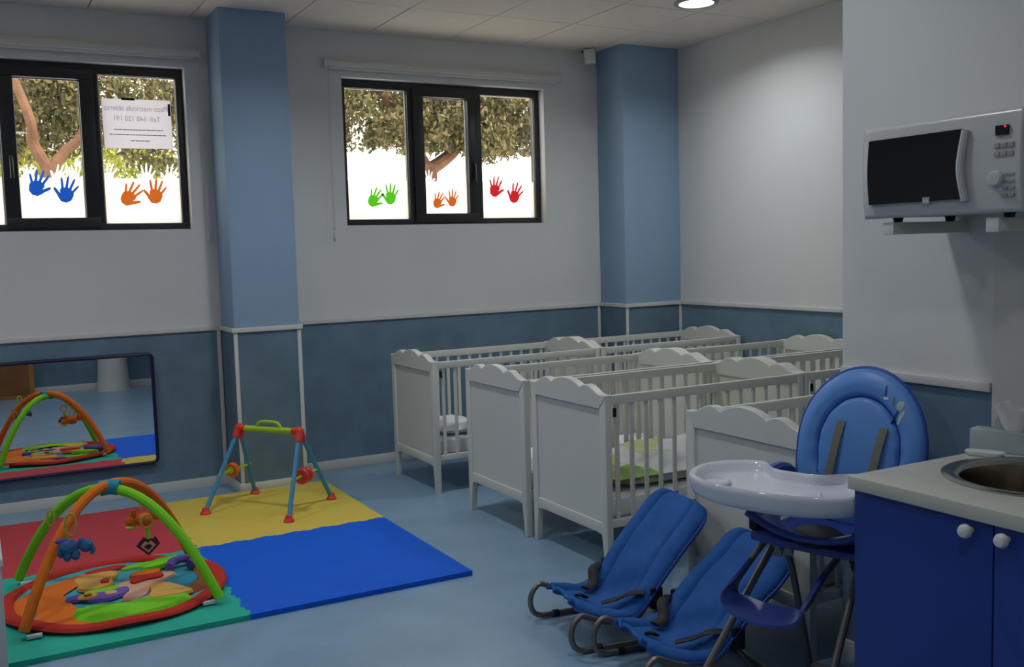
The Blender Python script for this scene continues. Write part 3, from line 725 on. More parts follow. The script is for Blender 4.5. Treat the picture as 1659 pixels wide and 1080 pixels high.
# ------------------------------------------------------------------ cribs
CL, CWD, CZ = 1.205, .66, .808
def crib_prototype():
    cr = thing('crib', '', 'crib', (0, 0, 0), 0, 'white wooden cribs in rows')
    def leg_poly(mir):
        p = [(0, 0), (0, CZ - .005), (.048, CZ - .005), (.048, .20), (.044, .15), (.034, .08), (.028, 0)]
        return [(CWD - u, v) if mir else (u, v) for u, v in p]
    def crest():
        top = []
        def seg(a, b, n_, f):
            for i in range(n_): t = i / n_; top.append((a + (b - a) * t, f(t)))
        e = lambda t: t * t * (3 - 2 * t)
        seg(0, .05, 2, lambda t: 0.0)
        seg(.05, .225, 8, lambda t: .036 * e(t))
        seg(.225, .310, 5, lambda t: .036 - .017 * t ** 2.2)
        seg(.310, .5, 9, lambda t: .019 + .033 * sin(t * pi / 2) ** .75)
        half = top[:]
        prof = half + [(.5, .052)] + [(1 - t, z) for t, z in reversed(half)]
        return [(t * CWD, CZ + z) for t, z in prof]
    me_leg = [MB().prism(leg_poly(k), lambda u, v, w_: (w_, u, v), 0, .034).mesh('leg', M['crib'], bevel=.004) for k in (0, 1)]
    cp = [(0.0, CZ - .030), (CWD, CZ - .030)][::-1]
    cr_poly = [(u, v) for u, v in crest()] + [(CWD, CZ - .012), (CWD - .05, CZ - .065), (.05, CZ - .065), (0, CZ - .012)]
    me_cr = MB().prism(cr_poly, lambda u, v, w_: (w_, u, v), -.003, .037).mesh('crest_rail', M['crib'], bevel=.003, segs=1)
    me_bd = B(.009, .025, .046, CWD - .046, .195, CZ - .055).mesh('board', M['crib'], smooth=0)
    me_br = MB().prism([(.046, .222), (CWD - .046, .222), (CWD - .046, .165), (CWD - .09, .172), (.09, .172), (.046, .165)], lambda u, v, w_: (w_, u, v), .002, .032).mesh('bottom_rail', M['crib'], bevel=.004)
    def lk(me, par, loc=(0, 0, 0)):
        o = bpy.data.objects.new(me.name.split('.')[0], me); COL.objects.link(o); o.parent = par; o.location = loc; return o
    for x in (0, CL - .034):
        p = lk(me_bd, cr, (x, 0, 0)); p.name = 'end_panel'
        for q in (me_leg[0], me_leg[1], me_cr, me_br): lk(q, p)
    me_tr = B(.034, CL - .034, 0, .028, CZ - .046, CZ - .004).mesh('top_rail', M['crib'], bevel=.005)
    me_lr = B(.034, CL - .034, .002, .026, .200, .236).mesh('bottom_rail', M['crib'], bevel=.004)
    me_sl = B(-.011, .011, .008, .020, .232, CZ - .044).mesh('slat', M['crib'], bevel=.003, segs=1)
    ns = 14
    for y in (.006, CWD - .034):
        p = lk(me_tr, cr, (0, y, 0)); p.name = 'side_rail'
        lk(me_lr, p)
        for i in range(ns): lk(me_sl, p, (.034 + (CL - .068) * (i + .5) / ns, 0, 0))
    bb = B(.036, CL - .036, .040, CWD - .040, .205, .225).build('base_board', M['crib'], cr, smooth=0)
    bolts = MB()
    for x in (.045,):
        for y in (0.0,):
            for z in (CZ - .10,): bolts.box(x, x + .016, y + .0, y + .006, z, z + .04)
    bolts.build('latch', M['black'], cr)
    return cr
cribs = [((2.400, 5.364), 'white crib standing next to the window wall, nearest the pillar and play mats'),
         ((2.400 + CL + .008, 5.366), 'white crib at the far end of the window row, in the corner below the sensor'),
         ((2.413, 4.287), 'white crib in the second row from the windows, its end panel beside the open aisle'),
         ((2.413 + CL + .008, 4.292), 'white crib at the far end of the second row, touching the right wall'),
         ((2.437, 3.596), 'white crib holding the patterned quilt, just behind the first blue bouncer'),
         ((2.437 + CL + .008, 3.600), 'white crib beyond the quilt crib, mostly hidden past the partition corner'),
         ((2.480, 2.424), 'white crib directly behind the blue high chair, nearest the kitchen counter')]
proto = crib_prototype()
for i, ((x, y), lab) in enumerate(cribs):
    c = proto if i == 0 else copy_tree(proto)
    c.location = (x, y, 0); c['label'] = lab
def mattress(ci, label, top):
    x, y = cribs[ci][0]
    o = tag(B(-.55, .55, -.272, .272, 0, top).build('mattress', M['mattress'], bevel=.03, segs=3), label, 'mattress', 'crib mattresses')
    o.location = (x + CL / 2, y + CWD / 2, .226)
mattress(0, 'thin white mattress in the crib next to the window wall nearest the mats', .10)
mattress(2, 'thin white mattress in the second row crib beside the aisle', .10)
mattress(4, 'thin white mattress lying under the patterned quilt', .10)
mattress(6, 'thin white mattress in the crib behind the high chair', .10)
x, y = cribs[0][0]
def pil(u, v):
    a, b = u * 2 - 1, v * 2 - 1
    return Vector((a * .22, b * .20, .0))
def cushion(name, sx, sy, sz, m, label, cat, loc, rz=0, wr=.006):
    mb = MB(); nu, nv = 18, 18; vs = []
    for s_ in (1, -1):
        for i in range(nu + 1):
            for j in range(nv + 1):
                a, b = i / nu * 2 - 1, j / nv * 2 - 1
                e = max(0, (1 - abs(a) ** 4) * (1 - abs(b) ** 4)) ** .45
                w_ = wr * sin(9 * a + 4 * b) * e
                vs.append((a * sx * (1 - .05 * b * b), b * sy * (1 - .05 * a * a), sz * (1 + s_ * e) + (w_ if s_ > 0 else 0)))
    N = (nu + 1) * (nv + 1); fs = []
    for k in (0, 1):
        for i in range(nu):
            for j in range(nv):
                q = [i * (nv + 1) + j, (i + 1) * (nv + 1) + j, (i + 1) * (nv + 1) + j + 1, i * (nv + 1) + j + 1]
                fs.append(tuple(k * N + z for z in (q if k == 0 else q[::-1])))
    mb.add(vs, fs)
    bm = bmesh.new(); 
    me = mb.mesh(name, m, smooth=60); bm.from_mesh(me); bmesh.ops.remove_doubles(bm, verts=bm.verts, dist=.0008); bm.to_mesh(me); bm.free()
    o = bpy.data.objects.new(name, me); COL.objects.link(o); o.location = loc; o.rotation_euler = (0, 0, rz); tag(o, label, cat)
    return o
cushion('pillow', .15, .22, .035, M['mattress'], 'white pillow in the crib next to the window wall', 'pillow', (x + .24, y + .30, .328))
x, y = cribs[4][0]
cushion('quilt', .50, .255, .065, M['quilt'], 'grey and green patterned quilt with red spot bunched in a crib', 'quilt', (x + .60, y + .33, .328), 0, .022)
cushion('plush_toy', .055, .045, .03, M['brown'], 'small brown plush lying on the patterned quilt', 'toy', (x + .75, y + .22, .482), .3, .002)
x, y = cribs[6][0]
cushion('blanket', .20, .25, .045, M['mattress'], 'white blanket bunched in the crib behind the high chair', 'blanket', (x + .30, y + .33, .328), 0, .012)

# ------------------------------------------------------------------ baby bouncers
def bouncer(loc, rz, label, slump):
    o = thing('baby_bouncer', label, 'bouncer', loc, rz, 'blue canvas baby bouncers')
    prof = catmull([(-.015, 0, .160), (.04, 0, .138), (.11, 0, .122), (.18, 0, .124), (.235, 0, .165), (.29, 0, .235 - slump * .3), (.36, 0, .312 - slump * .6), (.43, 0, .385 - slump), (.49, 0, .445 - slump), (.525, 0, .476 - slump)], 6)
    n_ = len(prof) - 1
    def half_w(t):
        w_ = .205
        if t < .30: w_ = .125 + .080 * sin(min(1, t / .30) * pi / 2)
        if t > .80:
            k = (t - .80) / .20; w_ *= (max(0.0, 1 - (k * .90) ** 2.6)) ** .5
        return w_
    def surf(u, v, th=0):
        i = min(int(u * n_), n_ - 1); f_ = u * n_ - i; p = prof[i].lerp(prof[i + 1], f_)
        i2 = max(0, i - 1); tt = (prof[min(i + 2, n_)] - prof[i2]).normalized(); nn = Vector((-tt.z, 0, tt.x))
        b = v * 2 - 1; ab = abs(b)
        bol = .016 * (1 - ab ** 6) - .017 * math.exp(-((ab - .55) / .032) ** 2)     # padding and stitched seams
        bol += .008 * math.exp(-((ab - .78) / .14) ** 2)
        sag = -.030 * (1 - b * b) * math.exp(-((u - .32) / .22) ** 2)
        wr = .007 * sin(26 * u + 5 * b) * (1 - .7 * b * b) * math.exp(-((u - .30) / .25) ** 2) + .003 * sin(7 * b + 16 * u) * (1 - u) * (1 - b * b)
        edge = -.012 * max(0, (ab - .88) / .12) ** 2 - .020 * max(0, (u - .95) / .05) ** 2
        q = p + nn * (bol + sag + wr + edge + th); q.y = b * half_w(u)
        return q
    mb = MB(); mb.grid(lambda u, v: surf(u, v), 48, 32)
    sh = mb.build('seat_pad', M['bounce'], o, smooth=60)
    md = sh.modifiers.new('solid', 'SOLIDIFY'); md.thickness = .014; md.offset = -1
    # piping round the pad
    pp_ = [surf(i / 40, 0) for i in range(41)] + [surf(1, j / 10) for j in range(1, 10)] + [surf(i / 40, 1) for i in range(40, -1, -1)]
    MB().tube([p + Vector((0, 0, -.005)) for p in pp_], .0055, 6).build('piping', M['padedge'], sh)
    for s_ in (-1, 1):
        side = []
        y = s_ * .192
        for u in (.93, .85, .75, .65, .55, .45, .35, .25, .15, .05):
            p = surf(u, .5 + .47 * s_); side.append((p.x + .008, s_ * min(.192, abs(p.y) + (.2 - u if u < .2 else 0) + .004), p.z - .026))
        side += [(-.025, y, .142), (-.055, y, .115), (-.066, y, .075), (-.055, y, .035), (-.025, y, .016), (.03, y, .013), (.16, y, .012), (.32, y, .012), (.42, y, .013)]
        f_ = MB().tube(catmull(side, 4), .011, 10).build('frame_tube', M['steel'], o)
        MB().tube([(.030, y, .013), (.055, y, .013)], .0145, 10).build('sleeve', M['black'], f_)
        B(.255, .305, min(y, y * 1.09), max(y, y * 1.09), .125, .205).build('hinge', M['black'], o, bevel=.008)
        MB().tube([(.28, y, .13), (.33, y, .06), (.37, y, .014)], .010, 8).build('stay', M['steel'], o)
    MB().tube([(.415, -.192, .013), (.43, -.10, .013), (.43, .10, .013), (.415, .192, .013)], .011, 8).build('floor_bar', M['steel'], o)
    for s_ in (-1, 1):
        pts = [surf(.46, .5 + .46 * s_) + Vector((0, 0, .012)), surf(.40, .5 + .38 * s_) + Vector((-.01, 0, .028)), surf(.34, .5 + .26 * s_) + Vector((-.02, 0, .035)), surf(.25, .5 + .18 * s_) + Vector((-.01, 0, .022))]
        MB().tube(catmull(pts, 5), .021, 8, flat=.30).build('waist_strap', M['black'], o)
    pts = [surf(.10, .40) + Vector((0, 0, .010)), surf(.14, .48) + Vector((0, 0, .016)), surf(.20, .55) + Vector((0, 0, .012))]
    MB().tube(catmull(pts, 5), .015, 8, flat=.35).build('crotch_strap', M['black'], o)
    return o
bouncer((1.905, 3.105, 0), -.13, 'blue canvas baby bouncer standing clear on the open floor by the cribs', 0)
bouncer((1.905, 2.662, 0), -.15, 'blue canvas baby bouncer tucked behind the high chair legs', .055)

# ------------------------------------------------------------------ high chair
HCB = Vector((2.27, 2.13, 0)); FA = math.atan2(-.31, -.95)
hc = thing('high_chair', 'blue padded high chair with white tray between the crib and the counter', 'high chair', HCB, FA)
# padded back: oval with an inner arch seam
def backpad():
    nu, nv = 28, 72; vs = []; fs = []
    def outline(a):
        c_, s_ = cos(a), sin(a); w_, h_ = .206, .255 if s_ > 0 else .25
        e = 2.0 if s_ > 0 else 2.9
        r_ = (abs(c_ / w_) ** e + abs(s_ / h_) ** e) ** (-1 / e); return c_ * r_, s_ * r_
    def height(k, a):
        h_ = .030 * (1 - k ** 6) ** .5 + .008 + .014 * max(0, 1 - (k / .64) ** 2)
        h_ -= .017 * math.exp(-((k - .64) / .024) ** 2) * (1 if sin(a) > -.55 else .25)
        h_ += .006 * math.exp(-((k - .82) / .10) ** 2)
        h_ += .002 * sin(14 * a) * math.exp(-((k - .66) / .10) ** 2)
        return h_
    for side in (1, -1):
        for i in range(nu + 1):
            k = i / nu
            for j in range(nv):
                a = 2 * pi * j / nv; y_, z_ = outline(a); y_, z_ = y_ * k, z_ * k
                x_ = height(k, a) if side > 0 else -.012 * (1 - k ** 4)
                x_ += -.55 * (y_ ** 2) * -1.0 * .6
                vs.append((x_, y_, z_))
    for sd in (0, 1):
        o_ = sd * (nu + 1) * nv
        for i in range(nu):
            for j in range(nv):
                l = (j + 1) % nv; q = (o_ + i * nv + j, o_ + i * nv + l, o_ + (i + 1) * nv + l, o_ + (i + 1) * nv + j)
                fs.append(q if sd == 0 else q[::-1])
    mb = MB().add(vs, fs); edge = []
    for j in range(nv):
        y_, z_ = outline(2 * pi * j / nv); edge.append((.003 + .33 * y_ ** 2, y_, z_))
    def front(y_, z_):
        a = math.atan2(z_, y_); yo, zo = outline(a); k = math.hypot(y_, z_) / math.hypot(yo, zo)
        return height(k, a) + .33 * y_ ** 2
    return mb, edge, front
RM = Matrix.Translation((-.185, .016, .806)) @ Matrix.Rotation(-.20, 4, 'Y')
mb, edge, front = backpad()
bp_ = mb.move(RM).build('backrest', M['pad'], hc, smooth=70)
MB().tube(edge, .0075, 8, closed=True).move(RM).build('piping', M['padedge'], bp_)
seam = []
for j in range(41):
    a_ = -.62 + (pi + 1.24) * j / 40; c_, s_ = cos(a_), sin(a_); h_ = .255 if s_ > 0 else .25; e_ = 2.0 if s_ > 0 else 2.9
    r_ = .64 * (abs(c_ / .206) ** e_ + abs(s_ / h_) ** e_) ** (-1 / e_); seam.append((front(c_ * r_, s_ * r_) + .002, c_ * r_, s_ * r_))
MB().tube(seam, .0042, 6).move(RM).build('seam_piping', M['padedge'], bp_)
for y0_, z0_, y1_, z1_ in ((-.052, .080, -.090, -.20), (.085, .070, .045, -.20)):
    # local y grows to the right in the photo
    sp_ = MB(); c_pts = [(y0_ + (y1_ - y0_) * t_, z0_ + (z1_ - z0_) * t_) for t_ in [i / 10 for i in range(11)]]
    vs = []; fs = []
    for i, (yy, zz) in enumerate(c_pts):
        fx = front(yy, zz) + .006 + .008 * sin(pi * i / 10)
        vs += [(fx, yy - .013, zz), (fx, yy + .013, zz), (fx - .003, yy + .013, zz), (fx - .003, yy - .013, zz)]
        if i:
            q = 4 * (i - 1); fs += [(q + k_, q + (k_ + 1) % 4, q + 4 + (k_ + 1) % 4, q + 4 + k_) for k_ in range(4)]
    fs += [(0, 1, 2, 3), (len(vs) - 4, len(vs) - 3, len(vs) - 2, len(vs) - 1)]
    sp_.add(vs, fs).move(RM).build('harness_strap', M['strap'], hc, smooth=0)
# printed spoon and small marks on the pad
def on_pad(poly, name, m):
    vs = [(front(y_, z_) + .0012, y_, z_) for y_, z_ in poly]; cy = sum(p[0] for p in poly) / len(poly); cz = sum(p[1] for p in poly) / len(poly)
    vs.append((front(cy, cz) + .0025, cy, cz)); n_ = len(poly)
    MB().add(vs, [(i, (i + 1) % n_, n_) for i in range(n_)]).move(RM).build(name, m, bp_, smooth=0)
def ell(cy, cz, a, b, r_): return [(cy + a * cos(q) * cos(r_) - b * sin(q) * sin(r_), cz + a * cos(q) * sin(r_) + b * sin(q) * cos(r_)) for q in [2 * pi * i / 14 for i in range(14)]]
on_pad(ell(.127, .142, .011, .016, -.3), 'print_motif', M['tbox'])
on_pad(ell(.112, .108, .005, .026, -.45), 'print_motif', M['padedge'])
on_pad(ell(.132, .108, .006, .028, -.35), 'print_motif', M['tbox'])
on_pad(ell(.080, .162, .009, .0045, 0), 'print_motif', M['tissue'])
on_pad(ell(.078, .185, .003, .020, 0), 'print_motif', M['padedge'])
on_pad(ell(.106, .155, .003, .018, .05), 'print_motif', M['strap'])
# seat shell and armrests
seat = MB()
def seatf(u, v):
    b = v * 2 - 1; x_ = -.18 + .36 * u
    return Vector((x_, b * (.205 - .02 * u), .585 + .05 * b * b - .03 * sin(pi * u) + (.02 * u)))
seat.grid(seatf, 14, 14); so_ = seat.build('seat', M['navypl'], hc, smooth=60)
md = so_.modifiers.new('solid', 'SOLIDIFY'); md.thickness = .02
lip = [(-.02, -.215), (.06, -.235), (.11, -.215), (.125, -.10), (.125, .10), (.11, .20), (.06, .225), (-.02, .205)]
MB().prism(lip, lambda u, v, w_: (u, v, w_ - .10 * u), .548, .572).build('seat_lip', M['navypl'], hc, bevel=.006)
for s_ in (-1, 1):
    MB().tube(catmull([(-.20, s_ * .215, .66), (-.14, s_ * .225, .715), (-.02, s_ * .228, .722), (.10, s_ * .222, .715)], 5), .024, 10).build('armrest', M['navypl'], hc)
    B(.02, .09, min(s_ * .205, s_ * .235), max(s_ * .205, s_ * .235), .56, .72).build('tray_support', M['black'], hc, bevel=.01)
# back posts behind the pad
    MB().tube([(-.13, s_ * .17, .53), (-.215, s_ * .165, .80), (-.25, s_ * .12, .97)], .012, 8).build('back_post', M['steel'], hc)
MB().ball((.075, -.01, .575), (.075, .085, .032)).build('crotch_guard', M['black'], hc)
# legs
legs = []
for s_, yo in ((-1, -.320), (1, .095)):
    ytop = -.155 if s_ < 0 else .118
    MB().tube([(.035, ytop, .555), (.37 if s_ < 0 else .33, yo, .012)], .0115, 10).build('front_leg', M['steel'], hc)
    MB().tube([(.03, ytop + s_ * .014, .575), (-.07, ytop + s_ * .014, .42), (-.235, ytop + s_ * .030, .012)], .0115, 10).build('rear_leg', M['steel'], hc)
    MB().prism([(-.02, .60), (.05, .60), (.075, .53), (.045, .475), (.03, .50), (.0, .50), (-.03, .46), (-.05, .52)], lambda u, v, w_: (u, w_, v), ytop - .034, ytop + .016).build('leg_bracket', M['mwgrey'] if s_ < 0 else M['black'], hc, bevel=.008)
MB().tube([(-.228, -.185, .03), (-.228, .147, .03)], .010, 8).build('cross_tube', M['steel'], hc)
# footrest: a bent blue plate hung on two short tubes
FRC = [(-.170, .090, .545), (-.190, .150, .490), (-.215, .215, .420), (-.200, .240, .385), (-.13, .260, .372), (-.04, .260, .372), (.010, .240, .385), (.030, .215, .420), (.050, .150, .490), (.075, .090, .545)]
for i, k in ((0, 1), (9, 8)):
    a, b = FRC[i], FRC[k]; c_ = FRC[2 if i == 0 else 7]
    MB().tube([(a[1], a[0], a[2]), (b[1], b[0], b[2]), (c_[1], c_[0], c_[2])], .010, 8).build('footrest_tube', M['steel'], hc)
pth = catmull([(y_, x_, z_) for x_, y_, z_ in FRC[1:-1]], 5)
wd2 = []
nP = len(pth)
fr_ = MB(); vs = []; fs = []
for i, p in enumerate(pth):
    t_ = i / (nP - 1); w_ = .014 + .036 * sin(pi * t_) ** .8
    tg = (pth[min(i + 1, nP - 1)] - pth[max(i - 1, 0)]).normalized()
    outw = Vector((1.0, 0, -.28)).normalized(); outw = (outw - tg * outw.dot(tg)).normalized(); nn = tg.cross(outw).normalized()
    for a, b in ((-1, -.6), (1, -.6), (1, .6), (-1, .6)): vs.append(p + outw * w_ * a + nn * .010 * b)
    if i:
        q = 4 * (i - 1); fs += [(q + k_, q + (k_ + 1) % 4, q + 4 + (k_ + 1) % 4, q + 4 + k_) for k_ in range(4)]
fs += [(0, 1, 2, 3), (len(vs) - 4, len(vs) - 3, len(vs) - 2, len(vs) - 1)]
fr_.add(vs, fs).build('footrest', M['navypl'], hc, bevel=.004, smooth=50)
# tray
def tray_outline(a):
    c_, s_ = cos(a), sin(a); fx = .205 if c_ > 0 else .190; fy = .290; e = 2.2
    r_ = (abs(c_ / fx) ** e + abs(s_ / fy) ** e) ** (-1 / e)
    x_, y_ = c_ * r_, s_ * r_
    if c_ < 0:
        x_ += .115 * math.exp(-(y_ / .125) ** 4)                       # cut-out for the child
    return x_, y_
rings = [(.90, -.052), (.955, -.046), (.985, -.030), (1.0, -.008), (.995, .004), (.97, .010), (.93, .008), (.90, .0), (.875, -.014), (.845, -.020), (.80, -.022), (.5, -.022), (.2, -.021), (.02, -.021)]
tm = MB(); vs = []; fs = []; NV = 96
tcx = .02
for k, z_ in rings:
    for j in range(NV):
        a = 2 * pi * j / NV; x_, y_ = tray_outline(a); vs.append((tcx + (x_ - tcx) * k, y_ * k, z_))
for i in range(len(rings) - 1):
    for j in range(NV):
        l = (j + 1) % NV; fs.append((i * NV + j, i * NV + l, (i + 1) * NV + l, (i + 1) * NV + j))
fs.append(tuple((len(rings) - 1) * NV + j for j in range(NV)))
tm.add(vs, fs)
TM = Matrix.Translation((.235, -.034, .777))
tm.move(TM); tr = tm.build('tray', M['tray'], hc, smooth=60)
cup = MB().lathe([(.052, -.021), (.053, -.012), (.046, -.008), (.042, -.016), (.002, -.017)], seg=28)
cup.move(TM @ Matrix.Translation((.085, -.185, 0))).build('cup_holder', M['tray'], tr, smooth=60)
MB().tube([(.13, -.05, -.019), (.14, .06, -.019)], .006, 8).move(TM).build('rib', M['tray'], tr)
MB().tube([(.02, .12, -.019), (.12, .17, -.019)], .006, 8).move(TM).build('rib', M['tray'], tr)

# ------------------------------------------------------------------ kitchen counter, sink, cabinets
CZT, CX0, CY1 = .85, 1.990, 1.812
wt = MB(); seg = 64; sc_, sr = Vector((2.350, 1.520)), .211
ox0, ox1, oy0, oy1 = CX0, XP - .008, .55, CY1
angs = sorted([2 * pi * i / seg for i in range(seg)] + [math.atan2(y_ - sc_.y, x_ - sc_.x) % (2 * pi) for x_ in (ox0, ox1) for y_ in (oy0, oy1)])
vs = []; fs = []; n_ = len(angs)
for a in angs:
    c_, s_ = cos(a), sin(a); tt = min(((ox1 if c_ > 0 else ox0) - sc_.x) / c_ if abs(c_) > 1e-6 else 9, ((oy1 if s_ > 0 else oy0) - sc_.y) / s_ if abs(s_) > 1e-6 else 9)
    for z_ in (CZT, CZT - .036):
        vs += [(sc_.x + sr * c_, sc_.y + sr * s_, z_), (sc_.x + tt * c_, sc_.y + tt * s_, z_)]
for i in range(n_):
    a, b = 4 * i, 4 * ((i + 1) % n_)
    fs += [(a, a + 1, b + 1, b), (a + 2, b + 2, b + 3, a + 3), (a + 1, a + 3, b + 3, b + 1), (a, b, b + 2, a + 2)]
wt.add(vs, fs)
o = wt.build('worktop', M['counter'], bevel=.006)
o.location = (0, 0, 0); tag(o, 'cream laminate worktop with inset round sink on blue cabinets', 'worktop')
sk = thing('sink', 'round stainless steel sink set into the cream worktop', 'sink', (sc_.x, sc_.y, CZT))
MB().lathe([(.181, -.004), (.176, -.03), (.169, -.13), (.140, -.155), (.03, -.16), (.028, -.168), (.002, -.168)], seg=48, caps=False).build('bowl', M['inox_shaded'], sk, smooth=40)
MB().lathe([(.225, .0006), (.226, .004), (.219, .007), (.203, .006), (.189, .002), (.181, -.004), (.1805, -.006), (.207, .0006)], seg=48, caps=False).build('rim', M['inox'], sk, smooth=40)
MB().lathe([(.001, -.158), (.034, -.158), (.036, -.156), (.030, -.153), (.001, -.155)], seg=20).build('drain', M['inox'], sk)
cb = thing('base_cabinet', 'blue two-door kitchen base cabinet with white knobs under the sink', 'cabinet', (2.3, 1.4, 0))
body = MB(); bx0, bx1, by0, by1 = 2.028, XP - .012, .98, 1.806
body.box(bx0, bx1, by1 - .018, by1, 0, CZT - .037); body.box(bx0, bx1, by0, by0 + .018, 0, CZT - .037); body.box(bx1 - .01, bx1, by0, by1, 0, CZT - .037)
body.box(bx0, bx1, by0 + .018, by1 - .018, .08, .098); body.box(bx0 + .03, bx0 + .045, by0 + .018, by1 - .018, 0, .08)
body.box(bx0, bx0 + .02, by0 + .018, by1 - .018, CZT - .08, CZT - .037)
body.build('carcass', M['cab'], cb, world=True, smooth=0)
for y0, y1, ky in ((1.4035, 1.805, 1.458), (1.002, 1.3995, 1.366)):
    d = B(bx0 - .019, bx0 - .001, y0, y1, .085, CZT - .040).build('door', M['cab'], cb, world=True, bevel=.002)
    MB().lathe([(.007, 0), (.007, .010), (.0125, .0125), (.0165, .020), (.0165, .028), (.0125, .0355), (.002, .039)], c=(bx0 - .019, ky, .786), seg=18, rot=Matrix.Rotation(-pi / 2, 3, 'Y')).build('knob', M['knob'], d, world=True)
# tissue box, soap dish
tb = thing('tissue_box', 'pale blue tissue box with a white tissue pulled up on the worktop', 'tissue box', (2.566, 1.772, CZT), .317)
B(-.032, .032, -.076, .076, .0005, .062).build('box', M['tbox'], tb, bevel=.003)
tt_ = MB(); vs = []; fs = []; n_ = 20
for i in range(5):
    k = i / 4
    for j in range(n_):
        a = 2 * pi * j / n_; r_ = (.020 + .022 * k) * (1 + .25 * sin(5 * a + 2 * k) * k)
        vs.append((r_ * cos(a) * .5, -.036 + r_ * 1.2 * sin(a), .060 + .075 * k + .012 * sin(3 * a) * k))
for i in range(4):
    for j in range(n_):
        l = (j + 1) % n_; fs.append((i * n_ + j, i * n_ + l, (i + 1) * n_ + l, (i + 1) * n_ + j))
vs.append((0, -.036, .115)); fs += [(4 * n_ + j, 4 * n_ + (j + 1) % n_, len(vs) - 1) for j in range(n_)]
tt_.add(vs, fs).build('tissue', M['tissue'], tb, smooth=50)
sd = MB().prism(rrect(-.021, .021, -.046, .046, .015), lambda u, v, w_: (u * (1 + w_ * 12), v * (1 + w_ * 10), w_), .0005, .014)
o = sd.build('soap_dish', M['knob'], bevel=.004); o.location = (2.474, 1.757, CZT); o.rotation_euler = (0, 0, .38)
tag(o, 'flat white plastic dish lying between the sink and tissue box', 'dish')

# ------------------------------------------------------------------ microwave on wall brackets
MWOFF = -1
mwv = thing('microwave_oven', 'white microwave oven with black door glass on a wall bracket', 'microwave', (2.45, 1.77, 1.525))
fx = 2.285; y0, y1, z0, z1 = 1.527, 2.030, 1.524, 1.780
B(fx + .03, XP - .02, y0 + .004, y1 - .004, z0 + .004, z1 - .004).build('casing', M['mwside'], mwv, world=True, bevel=.006)
fr_ = MB()
def bowf(u, v):   # gently bowed front moulding
    yy = y1 + (y0 - y1) * u; zz = z0 + (z1 - z0) * v
    return Vector((fx - .004 + .010 * (2 * v - 1) ** 2 + .010 * max(0, (.05 - u) / .05) ** 2, yy, zz))
fr_.grid(bowf, 40, 20)
vs0 = len(fr_.v)
fm = fr_.build('front_panel', M['mw'], mwv, world=True, smooth=60)
md = fm.modifiers.new('solid', 'SOLIDIFY'); md.thickness = .032; md.offset = MWOFF
dy0 = y1 - .036; dy1 = y0 + .168
dg = []
for i in range(11): dg.append((dy0 + .006 * sin(pi * i / 10), z0 + .040 + .180 * i / 10))
for i in range(11): dg.append((dy1 + .012 * sin(pi * i / 10), z1 - .036 - .180 * i / 10))
MB().prism(dg, lambda u, v, w_: (w_, u, v), fx - .009, fx + .02).build('door_glass', M['glassblk'], mwv, world=True, smooth=0)
MB().tube(catmull([(fx - .006, dy1 - .010, z0 + .035), (fx - .014, dy1 - .000, z0 + .12), (fx - .006, dy1 - .010, z1 - .040)], 6), .010, 8).build('door_handle', M['mw'], mwv, world=True)
B(fx - .0105, fx - .0085, 1.790, 1.812, z0 + .033, z0 + .051).build('badge', M['mwgrey'], mwv, world=True, smooth=0)
bm_ = MB()
for i in range(4): bm_.box(fx - .0112, fx - .0104, 1.793 + i * .0048, 1.7955 + i * .0048, z0 + .036, z0 + .044 + .002 * (i % 2))
bm_.build('badge_mark', M['knob'], mwv, world=True, smooth=0)
B(fx - .0075, fx + .004, 1.566, 1.600, z1 - .064, z1 - .040).build('display', M['glassblk'], mwv, world=True, smooth=0)
led = B(fx - .0085, fx - .0072, 1.570, 1.5755, z1 - .0455, z1 - .0415).build('indicator', M['led'], mwv, world=True, smooth=0)
for r_ in range(2):
    for c in range(3):
        B(fx - .0072, fx, 1.604 - c * .019 - .015, 1.604 - c * .019, z1 - .096 - r_ * .021, z1 - .083 - r_ * .021).build('button', M['mwgrey'], mwv, world=True, bevel=.0015)
for r_ in range(4):
    for c in range(2):
        B(fx - .0055, fx + .002, 1.582 - c * .018 - .015, 1.582 - c * .018, z0 + .040 + r_ * .017, z0 + .046 + r_ * .017).build('button', M['mwgrey'], mwv, world=True, smooth=0)
MB().lathe([(.021, 0), (.020, .012), (.016, .016), (.002, .017)], c=(fx - .001, 1.597, z0 + .085), seg=24, rot=Matrix.Rotation(-pi / 2, 3, 'Y')).build('dial', M['mw'], mwv, world=True)
for x_ in (fx + .055, XP - .07):
    for y_ in (1.945, 1.60):
        MB().lathe([(.012, -.012), (.016, .004)], c=(x_, y_, z0 + .001), seg=12).build('rubber_foot', M['black'], mwv, world=True)
for i, (yc, lab) in enumerate(((1.945, 'white steel bracket arm holding up the door end of the microwave'), (1.62, 'white steel bracket arm under the control panel end of the microwave'))):
    b_ = thing('bracket_arm', lab, 'bracket', (XP, yc, 1.48), group='microwave wall brackets')
    B(2.305, XP - .004, yc - .016, yc + .016, 1.478, 1.5125).build('arm', M['crib'], b_, world=True, bevel=.003)
    B(2.299, 2.305, yc - .018, yc + .018, 1.476, 1.5128).build('end_cap', M['trim'], b_, world=True, bevel=.002)
    B(XP - .004, XP, yc - .02, yc + .02, 1.470, 1.522).build('wall_plate', M['trim'], b_, world=True, bevel=.001)

